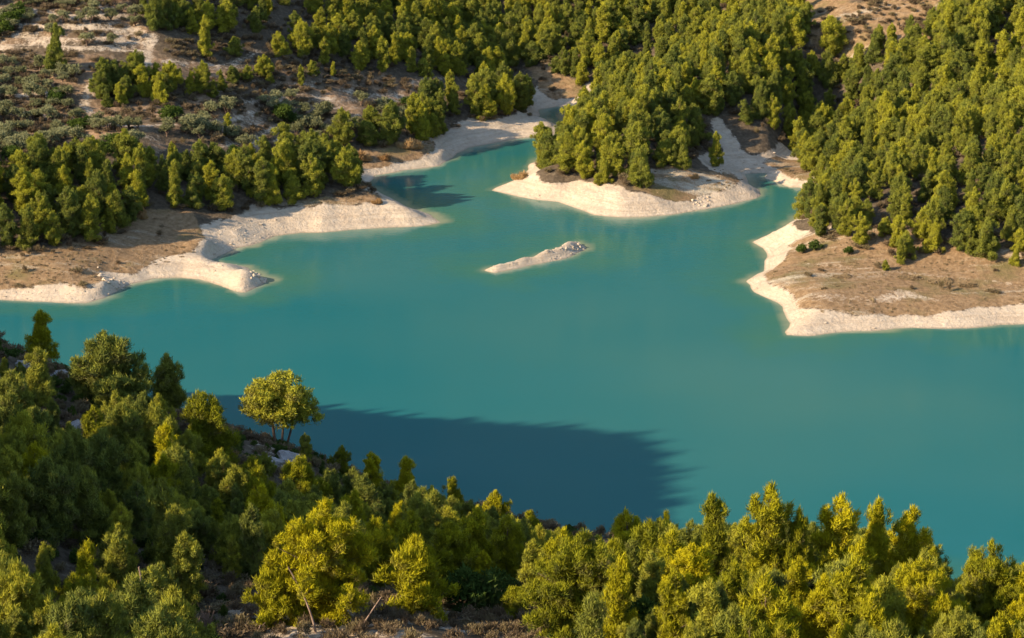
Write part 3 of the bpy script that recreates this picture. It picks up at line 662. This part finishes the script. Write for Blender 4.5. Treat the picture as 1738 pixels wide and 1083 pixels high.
# rank by how much of each tree shows: coarse front-to-back cover test
for t in trees: t['px'], t['py'], t['d'] = proj(t['x'], t['y'], t['z'])
trees.sort(key=lambda t: t['d'])
buf = np.zeros((271, 435), bool); YY, XX = np.mgrid[0:271, 0:435]*4.0
for t in trees:
    h = SH[t['v']][1]*t['s']*F/t['d']*0.93; wd = SH[t['v']][2]*t['s']*t['w']*F/t['d']; cy = t['py']-h*0.52
    i0 = max(0, int((t['px']-wd/2)/4)); i1 = min(435, int((t['px']+wd/2)/4)+1); j0 = max(0, int((cy-h/2)/4)); j1 = min(271, int((cy+h/2)/4)+1)
    if i1 <= i0 or j1 <= j0: t['vis'] = 0; continue
    e = ((XX[j0:j1, i0:i1]-t['px'])/(wd*0.45))**2+((YY[j0:j1, i0:i1]-cy)/(h*0.47))**2 < 1
    t['vis'] = int((e & ~buf[j0:j1, i0:i1]).sum()); buf[j0:j1, i0:i1] |= e
trees.sort(key=lambda t: (t['label'] is None, -t['vis']))
indiv = [t for t in trees if t['label'] or t['vis'] > 0][:296]; ids = set(map(id, indiv)); rest = [t for t in trees if id(t) not in ids]
ZL = {'nl': 'on the near left slope below the ridge skyline', 'nc': 'on the near slope at the lower centre', 'nr': 'in the near stand at the lower right', 'rp': 'in the forest front on the right peninsula',
      'rh': 'on the wooded hill at the upper right', 'cp': 'in the grove on the central peninsula', 'ch': 'on the wooded hill at the top centre', 'lb': 'in the grove along the left bank',
      'ls': 'in the belt behind the pale left shore', 'lh': 'on the hillside at the upper left', 'beyond': 'on the far hillside'}
ZG = {'nl': 'pines on the near left slope', 'nc': 'pines on the near central slope', 'nr': 'pines of the near right stand', 'rp': 'pines of the right peninsula', 'rh': 'pines on the upper right hill', 'cp': 'pines of the central peninsula',
      'ch': 'pines on the top centre hill', 'lb': 'pines along the left bank', 'ls': 'pines behind the pale left shore', 'lh': 'pines on the upper left hillside', 'beyond': 'far hillside pines', 'hand': 'pines standing out singly'}
LAND = [('the islet',910,437),('the left spit tip',430,478),('the small left cove',300,465),('the long left point',700,375),('the pale left shore',690,270),('the central peninsula tip',850,318),
 ('the gully bank',1260,260),('the central bare flat',1210,312),('the right inlet',1330,312),('the right flat',1550,490),('the right white corner',1345,560),('the upper brown clearing',1470,40),
 ('the upper track',253,90),('the lower track bend',150,180),('the dark valley',1330,190),('the brown gully mouth',940,140),('the umbrella pine',478,690),('the broad skyline pine',190,640),
 ('the dark oval pine',287,650),('the huge central pine',550,950),('the spreading bright pine',975,1000),('the water gap',1020,910),('the flat-topped right pine',1405,900),('the tallest right pine',1292,880),
 ('the lower right corner',1690,1040),('the crooked bare trunk',248,1030),('the lower left corner',40,1050),('the dark hollow',70,900),('the top left corner',20,15),('the top right corner',1720,15),
 ('the middle of the top edge',869,10),('the lone terrace pine',92,90),('the right edge rocks',1725,100),('the left edge grove',60,330),('the bare clearing',620,1060),('the left bank reeds',235,365),('the hillside cluster',250,140),('the orchard middle',450,190)]
REG = {}
def spot(o, what, px, py):                          # remember where a repeat stands; worded once all are placed
    best = min(LAND, key=lambda l: math.hypot(l[1]-px, l[2]-py)); dx, dy = px-best[1], py-best[2]; q = math.hypot(dx, dy)
    ds = 'beside' if q < 22 else None
    w_ = ('above' if dy < 0 else 'below') if abs(dy) > 2.2*abs(dx) else ('right of' if dx > 0 else 'left of') if abs(dx) > 2.2*abs(dy) else (('above' if dy < 0 else 'below')+' and '+('right of' if dx > 0 else 'left of'))
    ph = ds or (('just ' if q < 60 else 'well ' if q > 130 else '')+w_)
    REG.setdefault(f'{what} {ph} {best[0]}', []).append((px, o))
ORD = ['first', 'second', 'third', 'fourth', 'fifth', 'sixth', 'seventh', 'eighth', 'ninth', 'tenth', 'eleventh', 'twelfth', 'thirteenth', 'fourteenth']
def word_spots():
    for k, L in REG.items():
        L.sort(key=lambda a: a[0])
        for i, (px, o) in enumerate(L):
            o['label'] = k if len(L) == 1 else f'{k}, {ORD[i]} from left' if i < len(ORD) else f'{k}, {i+1}th from left'
def put_tree(name, cm, tm, x, y, z, rot, sx, sz, label, cat, group):
    e = bpy.data.objects.new(name, None); COL.objects.link(e); e.location = (x, y, z-0.15); e.rotation_euler = (0.05*sin(rot*7), 0.05*sin(rot*5), rot); e.scale = (sx, sx, sz); e.empty_display_size = 0.5
    tag(e, label, cat, group); a = link('crown', cm, e); b = link('trunk', tm, e); return e, a, b
src = {}; r = np.random.default_rng(99)
for t in indiv:
    cm, tm, h = PV[t['v']]
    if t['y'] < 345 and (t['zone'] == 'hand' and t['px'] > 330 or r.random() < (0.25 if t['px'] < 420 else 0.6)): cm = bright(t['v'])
    size = 'tall' if h*t['s'] > 7.2 else 'small' if h*t['s'] < 4.6 else 'mid-sized'
    lab = t['label'] or f"{size} {WORDS[SH[t['v']][0]]} green pine {ZL[t['zone']]}"
    e, a, b = put_tree('pine_tree', cm, tm, t['x'], t['y'], t['z'], r.uniform(0, 2*pi), t['s']*t['w'], t['s'], lab, 'pine tree', ZG[t['zone']])
    if not t['label']: spot(e, f"{size} {WORDS[SH[t['v']][0]]} pine", t['px'], t['py']-h*t['s']*F/t['d']*0.5)
    if cm is PV[t['v']][0]: src.setdefault(t['v'], (a, b))

def scatter_object(name, pts, sources, label, cat):
    """one countless-stuff object: points that carry instances of the given source objects"""
    P = np.array([(p[0], p[1], p[2]) for p in pts], np.float32); me = bpy.data.meshes.new(name); me.vertices.add(len(P)); me.vertices.foreach_set('co', P.ravel())
    a = me.attributes.new('turn', 'FLOAT', 'POINT'); a.data.foreach_set('value', np.array([p[3] for p in pts], np.float32))
    a = me.attributes.new('size', 'FLOAT_VECTOR', 'POINT'); a.data.foreach_set('vector', np.array([(p[4], p[4], p[5]) for p in pts], np.float32).ravel())
    a = me.attributes.new('which', 'INT', 'POINT'); a.data.foreach_set('value', np.array([p[6] for p in pts], np.int32))
    o = link(name, me); tag(o, label, cat, kind='stuff')
    ng = bpy.data.node_groups.new(name+'_scatter', 'GeometryNodeTree')
    ng.interface.new_socket('Geometry', in_out='INPUT', socket_type='NodeSocketGeometry'); ng.interface.new_socket('Geometry', in_out='OUTPUT', socket_type='NodeSocketGeometry')
    gi = ng.nodes.new('NodeGroupInput'); go = ng.nodes.new('NodeGroupOutput'); ip = ng.nodes.new('GeometryNodeInstanceOnPoints'); jn = ng.nodes.new('GeometryNodeJoinGeometry')
    ng.links.new(gi.outputs[0], ip.inputs['Points']); ng.links.new(ip.outputs[0], go.inputs[0]); ng.links.new(jn.outputs[0], ip.inputs['Instance']); ip.inputs['Pick Instance'].default_value = True
    for s in reversed(sources):                     # join stacks the last link first
        j2 = ng.nodes.new('GeometryNodeJoinGeometry')
        for ob in s:
            oi = ng.nodes.new('GeometryNodeObjectInfo'); oi.inputs['Object'].default_value = ob; oi.transform_space = 'ORIGINAL'; ng.links.new(oi.outputs['Geometry'], j2.inputs[0])
        g2 = ng.nodes.new('GeometryNodeGeometryToInstance'); ng.links.new(j2.outputs[0], g2.inputs[0]); ng.links.new(g2.outputs[0], jn.inputs[0])
    def named(n, ty):
        q = ng.nodes.new('GeometryNodeInputNamedAttribute'); q.data_type = ty; q.inputs['Name'].default_value = n; return q.outputs[0]
    cx = ng.nodes.new('ShaderNodeCombineXYZ'); ng.links.new(named('turn', 'FLOAT'), cx.inputs[2])
    ng.links.new(cx.outputs[0], ip.inputs['Rotation']); ng.links.new(named('size', 'FLOAT_VECTOR'), ip.inputs['Scale']); ng.links.new(named('which', 'INT'), ip.inputs['Instance Index'])
    md = o.modifiers.new('scatter', 'NODES'); md.node_group = ng; return o
vs = sorted(src); vmap = {v: i for i, v in enumerate(vs)}
scatter_object('pine_forest', [(t['x'], t['y'], t['z']-0.15, r.uniform(0, 2*pi), t['s']*t['w'], t['s'], vmap.get(t['v'], 0)) for t in rest], [src[v] for v in vs], 'mass of green pine forest on the hills beyond and behind the nearer trees', 'pine forest')

# ------------------------------------------------------------------ umbrella pine with three trunks on the ridge
r = np.random.default_rng(5); lx, ly, lz = LONE; dl = proj(lx, ly, lz)[2]; m_px = dl/F; Cn, Rr = [], []
def ell(cx, cz, rx, rz, n, s0, s1):
    for k in range(n):
        u = r.normal(size=3); u /= np.linalg.norm(u); 
        if u[2] < -0.35: u[2] = -0.35
        s = r.uniform(s0, s1); Cn.append((cx+u[0]*(rx-s*0.6), u[1]*(rx-s*0.6)*0.85, cz+u[2]*(rz-s*0.6))); Rr.append((s, s*r.uniform(0.7, 0.95)))
ell(0.0, 4.9, 3.3, 3.0, 66, 0.36, 0.72); ell(-1.9, 4.6, 1.9, 1.9, 26, 0.35, 0.6); ell(0.5, 7.0, 1.6, 0.9, 14, 0.3, 0.5); ell(1.9, 4.4, 1.9, 2.0, 24, 0.35, 0.6); ell(0.2, 4.7, 2.4, 2.0, 26, .7, 1.1); ell(3.0, 3.2, 1.3, 0.9, 12, 0.3, 0.5); ell(0, 3.1, 2.6, 1.0, 22, .4, .6)
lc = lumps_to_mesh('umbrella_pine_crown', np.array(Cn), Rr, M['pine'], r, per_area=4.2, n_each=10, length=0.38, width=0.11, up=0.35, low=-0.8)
lt = []
for x0, x1, x2, rr in [(-0.55, -0.75, -1.6, 0.17), (0.15, 0.35, 0.3, 0.13), (0.75, 1.25, 2.0, 0.13)]:
    lt.append(([(x0, 0, -0.5), (x0+0.02, 0, 0.6), (x1*0.9, 0.05, 1.9), (x1, 0.1, 3.0), (x2, 0.2, 5.0)], [rr*1.3, rr, rr*0.85, rr*0.7, rr*0.3]))
    lt.append(([(x1, 0.1, 2.8), (x1+0.8, -0.6, 3.8), (x1+1.4, -1.0, 5.0)], [rr*0.5, rr*0.35, rr*0.15]))
lone_e = bpy.data.objects.new('umbrella_pine', None); COL.objects.link(lone_e); lone_e.location = (lx, ly, lz); lone_e.scale = (1.02*m_px*125/7.6, 1.02*m_px*125/7.6, m_px*128/7.9*1.03)
tag(lone_e, 'umbrella-shaped pine on three bare trunks standing free on the rocky near ridge', 'pine tree', 'pines standing out singly')
link('crown', lc, lone_e)
for i in range(3): link('trunk', tubes('umbrella_pine_trunk', lt[2*i:2*i+2], M['bark'], 8), lone_e)
bx, by, bz = hit(520, 790); put_tree('pine_tree', PV[4][0], PV[4][1], bx, by, bz, 1.0, 0.42, 0.40, 'dark ragged pine tucked under the right side of the umbrella pine', 'pine tree', 'pines standing out singly')

# ------------------------------------------------------------------ olives on the terraces
ol = []
rr_ = np.random.default_rng(21); X, Y = np.meshgrid(np.arange(-150, 20, 2.9), np.arange(430, 600, 2.3)); X = (X+rr_.uniform(-.7, .7, X.shape)).ravel(); Y = (Y+rr_.uniform(-.5, .5, Y.shape)).ravel(); fo = grid_at(FRG, X, Y)
Z = ground_z(X, Y); D = grid_at(GD, X, Y); P = proj(X, Y, Z)
olz = [[(-100,90),(-100,292),(100,272),(190,258),(330,252),(480,258),(560,240),(670,215),(735,205),(700,180),(740,140),(600,140),(480,170),(380,190),(250,215),(160,190),(150,130),(60,110)], [(-100,-40),(-100,92),(130,88),(250,78),(240,30),(230,-40)]]
for i in range(len(X)):
    px, py = P[0][i], P[1][i]
    if any(pip(np.array([px]), np.array([py]), z)[0] for z in olz) and 0.0 < fo[i] < 0.52 and rr_.random() < 0.9:
        if min([math.hypot(X[i]-a, Y[i]-b) for a, b in TRW]) < 2.5: continue
        if any(abs(X[i]-a) < 1.0 and -1.6 < Y[i]-b < 0.8 for a, b in LNW): continue
        ol.append((X[i], Y[i], Z[i], px, py))
rr_.shuffle(ol); ol.sort(key=lambda o: -o[4]); ol_i = ol[:290]; ol_r = ol[290:]
osrc = {}
for i, (x, y, z, px, py) in enumerate(ol_i):
    v = i % 4; s = r.uniform(0.8, 1.2); big = 'spreading' if s > 0.98 else 'small'
    where = 'on the pale terraces at the top left' if py < 90 else 'on the terraces by the left picture edge' if px < 170 else 'on the lower terraces above the left bank grove' if py > 215 else 'on the middle terraces of the orchard' if px < 480 else 'in the orchard rows behind the pale left shore'
    e, a, b = put_tree('olive_tree', OLV[v][0], OLV[v][1], x, y, z, r.uniform(0, 2*pi), s, s*r.uniform(0.8, 1.0), f'{big} grey-green olive tree {where}', 'olive tree', 'olive trees '+where)
    spot(e, f'{big} olive tree', px, py-10)
    osrc.setdefault(v, (a, b))
if ol_r: scatter_object('olive_grove', [(o[0], o[1], o[2], r.uniform(0, 6), r.uniform(.75, 1.1), r.uniform(.7, 1), r.integers(4)) for o in ol_r], [osrc[v] for v in range(4)], 'farthest grey-green olive trees of the terraces reading as one mass', 'olive grove')

# ------------------------------------------------------------------ bushes, scrub, reeds
def put(name, me, x, y, z, s, sz, label, cat, group):
    o = link(name, me, loc=(x, y, z)); o.scale = (s, s, sz); o.rotation_euler = (0, 0, r.uniform(0, 2*pi)); tag(o, label, cat, group); return o
gb = []
for px, py, s in [(100,170,1.3),(95,175,1.0),(290,205,1.5),(300,200,1.2),(175,265,1.5),(200,258,1.7),(225,262,1.4),(130,225,1.3),(145,218,1.2),(480,205,1.7),(495,210,1.4),(95,178,1.2),(660,190,1.3),(690,182,1.1),(30,30,1.6),(20,45,1.6),(5,60,1.6),(1520,130,1.0),(1545,140,1.1),(1500,145,0.9),(60,258,1.2),(20,275,1.4),(400,268,1.3),(1360,430,0.8),(1385,425,0.9),(1440,432,0.7)]:
    x, y, z = hit(px, py); gb.append(put('bush', GRB[len(gb) % 2], x, y, z, s*0.85, s*0.8, 'dark green rounded bush on the ' + ('orchard terraces at the left' if px < 800 else 'slope of the upper right hill' if py < 300 else 'forest edge of the right peninsula'), 'bush', 'dark green bushes on the ' + ('left terraces' if px < 800 else 'right hill' if py < 300 else 'right peninsula edge'))); spot(gb[-1], 'dark green rounded bush', px, py)
for px, py, s, lab in [(800,1040,3.0,'big dark shaded bush in the hollow left of the large spreading pine'),(1100,1075,2.2,'dark shaded bush at the bottom between bright pines'),(1200,1090,2.0,'dark bush under the wide pine at the bottom right'),(1420,1095,2.2,'dark bush below the right stand at the picture bottom'),(850,1020,2.2,'dark bush behind the tiny young pine')]:
    x, y, z = hit(px, py); put('bush', GRB[0], x, y, z, s*0.55, s*0.55, lab, 'bush', 'dark bushes near the picture bottom')
# individual dry shrubs of the foreground clearing
ssrc = []; X, Y, r3 = scatter(-50, 30, 140, 200, 1.75, 31); Z = ground_z(X, Y); P = proj(X, Y, Z); n = 0
for i in np.argsort(-P[1]):
    px, py = P[0][i], P[1][i]
    if 370 < px < 960 and 1005 < py < 1120 and r3.random() < 0.7 and n < 260:
        n += 1; w_ = 'left of the huge central pine' if px < 480 else 'between the leaning bare trunks' if px < 660 else 'under the shaded bush at bottom centre'
        e = put('shrub', SHR[i % 3], X[i], Y[i], Z[i], r3.uniform(0.5, 1.05), r3.uniform(0.5, 1.0), f'dry olive-brown shrub on the pale ground {w_}', 'shrub', f'dry shrubs {w_}'); ssrc.append(e); spot(e, ('flat ' if e.scale[2] < .65 else 'bushy ')+'dry shrub', px, py)
# undergrowth everywhere else
pts = []
def add_pts(X, Y, r_, fn):
    Z = ground_z(X, Y); D = grid_at(GD, X, Y); px, py, _ = proj(X, Y, Z); k = fn(X, Y, Z, D, px, py, r_.random(len(X)))
    for i in np.where(k)[0]: pts.append((X[i], Y[i], Z[i]-0.1, r_.uniform(0, 6.28), 0.5+1.2*r_.random()**1.8, r_.uniform(0.5, 1.25), r_.integers(3)))
X, Y, r4 = scatter(-180, 180, 400, 640, 1.6, 41); nz = fbm(X, Y, 16, 150)
def far_rule(X, Y, Z, D, px, py, u):
    o = pip(px, py, orchard) & (Z > 5); f = np.zeros(len(X), bool)
    for q in forests: f |= pip(px, py, q)
    b = np.zeros(len(X), bool)
    for q in brown: b |= pip(px, py, q)
    cb = pip(px, py, clear_brown); tr = np.ones(len(X), bool)
    mid = pip(px, py, [(250,75),(420,60),(700,140),(740,140),(640,165),(420,175),(330,190),(160,170),(190,110)])
    for (x0, y0) in TRW: tr &= np.hypot(X-x0, Y-y0) > 2.6
    for (x0, y0) in LNW: tr &= ~((np.abs(X-x0) < 0.9) & (Y-y0 < 0.6) & (Y-y0 > -1.7))
    den = np.where(cb, 0.55+nz*1.5, np.where(mid, 0.78+nz, np.where(o, 0.58+nz*1.0, np.where(f, 0.34, np.where(b, 0.02, 0.0)))))
    fr_ = grid_at(FRG, X, Y); den = np.where((fr_ > 0.55) & (fr_ < 0.72) & ~mid, den*0.6, den)
    g_ = pip(px, py, pale_gully)
    return (u < den) & (D > 3.5) & tr & ~(g_ & (u > 0.05)) & (np.abs(px-869) < 1150)
add_pts(X, Y, r4, far_rule)
n0 = len(pts); X, Y, r5 = scatter(-110, 80, 130, 330, 1.8, 42)
add_pts(X, Y, r5, lambda X, Y, Z, D, px, py, u: (u < 0.9) & (D > 5) & ~((px > 380) & (px < 900) & (py > 1015)))
pts = pts[:n0]+[(p[0], p[1], p[2], p[3], p[4]*0.42, p[5]*0.42, 3) if r5.random() < 0.5 else p for p in pts[n0:]]
scatter_object('undergrowth', pts, [(s,) for s in ssrc[:3]+gb[:1]], 'brown and grey-green scrub growing between the trees and over the slopes', 'undergrowth')
# reeds
for px, py, s, lab in [(690,250,1.0,'tall orange reed clump at the edge of the pale left shore, right of two'),(703,251,0.9,'orange reed clump beside the tallest one on the left shore'),(606,270,1.0,'rust-coloured reed clump at the left end of the pale left shore'),(620,272,0.7,'short rust reed clump next to the one at the shore end'),(652,272,0.6,'low orange reed clump midway on the left shore'),
    (884,303,0.9,'orange reed clump at the left tip of the central peninsula'),(232,362,0.8,'reed clump in front of the left bank grove'),(240,370,0.6,'short reed clump below the left bank grove'),(1432,470,0.75,'pale dry clump, left of three on the brown flat of the right peninsula'),(1545,473,0.9,'pale dry clump, middle of three on the brown flat of the right peninsula'),(1600,478,1.0,'broad pale dry clump, right of three on the brown flat'),(1645,485,0.7,'low straw-coloured clump near the track on the right flat'),(1178,303,0.5,'small yellow reed clump on the flat of the central peninsula'),(640,345,0.5,'low dry clump on the left point')]:
    x, y, z = hit(px, py); o = put('reed_clump', (RPALE if px > 1400 else REED)[px % 2], x, y, z, s, s*(0.6 if px > 1400 else 0.9), lab, 'reeds', 'dry reed clumps on the shores')
    o.rotation_euler = (0, 0, r.uniform(-.3, .3))
# dry grass tufts over the flats
tsrc = []
for px, py, lab in [(1400,490,'dry grass tuft at the left end of the right flat'), (1480,510,'dry grass tuft near the pale patch on the right flat')]:
    x, y, z = hit(px, py); tsrc.append(put('grass_tuft', TUFT[len(tsrc)], x, y, z, 1, 1, lab, 'grass tuft', None))
pts = []; X, Y, r6 = scatter(-140, 140, 385, 600, 1.05, 43)
def flat_rule(X, Y, Z, D, px, py, u):
    b = np.zeros(len(X), bool)
    for q in brown: b |= pip(px, py, q)
    return b & (D > 2) & (u < 0.16+fbm(X, Y, 9, 170)*0.9)
add_pts(X, Y, r6, flat_rule); pts = [(p[0], p[1], p[2]+.1, p[3], p[4]*.62, p[5]*.4, p[6] % 2) for p in pts]
scatter_object('dry_grass', pts, [(s,) for s in tsrc], 'short dry brown grass covering the flats beside the banks', 'grass')

# ------------------------------------------------------------------ rocks
bsrc = []
def boulder(px, py, s, lab, grp, grey=False):
    x, y, z = hit(px, py); o = put('boulder', (GROCK if grey else ROCK)[len(bsrc) % (2 if grey else 4)], x, y, z+0.1*s, s*r.uniform(.8, 1.25), s*r.uniform(.55, .85), lab, 'boulder', grp)
    o.rotation_euler = (r.uniform(-.3, .3), r.uniform(-.3, .3), r.uniform(0, 6)); 
    if not grey: bsrc.append(o); spot(o, ('large' if s > .75 else 'middling' if s > .35 else 'small')+' pale angular rock', px, py)
for i in range(26):
    t = r.random(); boulder(424+t*24+r.normal(0, 3), 460+t*16+r.normal(0, 5), r.uniform(0.2, 0.55), 'angular grey-white rock heaped at the tip of the short left spit', 'rocks at the left spit tip')
for i in range(26):
    t = r.random(); boulder(168+t*38+r.normal(0, 4), 466+t*26+r.normal(0, 5), r.uniform(0.18, 0.5), 'pale rock tumbled down the bank left of the small cove', 'rocks left of the cove')
for i in range(14): boulder(955+r.uniform(0, 30), 418+r.uniform(-4, 8), r.uniform(0.15, 0.4), 'grey rock on the high end of the small islet', 'rocks on the islet')
for i in range(18): boulder(1185+r.uniform(-10, 20), 345+r.uniform(-10, 6), r.uniform(0.15, 0.4), 'small dark-shadowed rock on the bank of the central peninsula', 'rocks on the central bank')
for px, py, s, lab in [(468,742,1.3,'grey boulder at the foot of the umbrella pine, left'),(490,785,2.0,'large grey rock face right below the umbrella pine'),(455,790,1.5,'grey rock on the slope under the umbrella pine'),(430,745,1.2,'rock on the ridge left of the umbrella pine'),(120,735,1.6,'grey rock in the shaded clearing at the left'),(40,625,1.2,'grey rock on the far-left skyline'),(95,640,1.4,'shaded rock between the far-left skyline pines')]:
    boulder(px, py, s, lab, 'grey rocks on the near ridge', True)
for px, py in [(550,1078),(580,1072),(620,1068),(640,1078),(500,1080),(660,1074),(530,1070),(605,1080),(590,1064),(565,1074),(615,1060),(630,1066),(648,1062),(512,1076),(676,1080),(544,1066)]: boulder(px, py-2, r.uniform(0.14, 0.4), 'pale rock in the bare patch at the bottom centre', 'pale rocks at the bottom centre')
pts = []; X, Y, r7 = scatter(-140, 140, 385, 600, 0.8, 44)
def rub(X, Y, Z, D, px, py, u):
    rough = pip(px, py, [(330,390),(480,355),(510,395),(400,425),(365,440),(340,420)])|pip(px, py, [(160,460),(215,480),(180,510),(-200,515),(-200,495),(150,490)])|pip(px, py, [(735,230),(800,215),(815,245),(770,265)])|pip(px, py, [(1230,210),(1330,280),(1250,300)])
    p = grid_at(pale, X, Y) > 0.5; isl = (np.abs(X) < 40) & (Y > 385) & (Y < 445) & (px < 1010) & (px > 815) & (py > 405) & (py < 470)
    return (Z > 0.05) & p & (D > 0) & (D < 18) & (u < np.where(rough | isl, 0.34, 0.0+fbm(X, Y, 7, 180)*0.14))
add_pts(X, Y, r7, rub); pts = [(p[0], p[1], p[2]+.1, p[3], 0.10+0.20*(p[4]-.5)**2*1.6, 0.07+0.16*(p[5]-.5)**2*1.4, int(r7.integers(4))) for p in pts]
scatter_object('rubble', pts, [(s,) for s in bsrc[:4]], 'loose pale stones strewn over the bare banks', 'rubble')

# ------------------------------------------------------------------ bare leaning trunks and twig bushes in the foreground
def pole(px0, py0, px1, py1, bend, label, wob=0.0, rad=0.11):
    x, y, z = hit(px0, min(py0, 1110)); d = proj(x, y, z)[2]; k = d/F; dx = (px1-px0)*k; dz = (py0-py1)*k/cos(R(23))
    pts = [(dx*t+bend*k*sin(pi*t)+wob*k*sin(t*9), 0.15*sin(3*t), dz*t-0.3*(t == 0)) for t in np.linspace(0, 1, 10)]
    side = [([pts[5], (pts[5][0]+0.5, 0.2, pts[5][2]+0.5)], [rad*.4, rad*.15]), ([pts[7], (pts[7][0]-0.4, -0.1, pts[7][2]+0.45)], [rad*.35, rad*.12])]
    o = link('bare_trunk', tubes('bare_trunk', [(pts, np.linspace(rad, rad*0.45, 10))]+side, M['dead'], 8), loc=(x, y, z)); tag(o, label, 'dead tree', 'bare dead trunks'); return o
pole(256,1100,241,965,-4,'tall crooked bare trunk in front of the dark slope at the lower left',3,0.13)
pole(537,1076,492,965,5,'thin bare trunk leaning left across the huge central pine',0,0.10)
pole(606,1078,648,1015,0,'thin bare trunk leaning right in the pale clearing',0,0.08)
pole(433,1083,443,1062,1,'short bare stub at the lower left of the clearing',0,0.06)
for px, py, lab in [(352,1075,'bare twiggy bush left of the clearing'),(330,1088,'bare twiggy bush below the bright low pine'),(150,1095,'leafless twigs at the bottom edge by the corner pine'),(135,1100,'low leafless twigs in the lower left corner')]:
    x, y, z = hit(px, py); P_ = []
    for k in range(60):
        a = r.uniform(0, 2*pi); q = r.uniform(0.1, 0.75); L = r.uniform(1.0, 2.1); mx = (cos(a)*q*0.5+r.normal(0, .08), sin(a)*q*0.5, L*0.5)
        P_.append(([(cos(a)*.1, sin(a)*.1, -0.2), mx, (cos(a)*q+r.normal(0, .1), sin(a)*q, L)], [0.03, 0.02, 0.008]))
        P_.append(([mx, (mx[0]+r.normal(0, .35), mx[1]+r.normal(0, .2), L*0.85)], [0.014, 0.006]))
    tag(link('twig_bush', tubes('twig_bush', P_, M['dead'], 4), loc=(x, y, z)), lab, 'bare bush', 'leafless bushes')
word_spots()
print('TREES', len(trees), 'indiv', len(indiv), 'olives', len(ol))
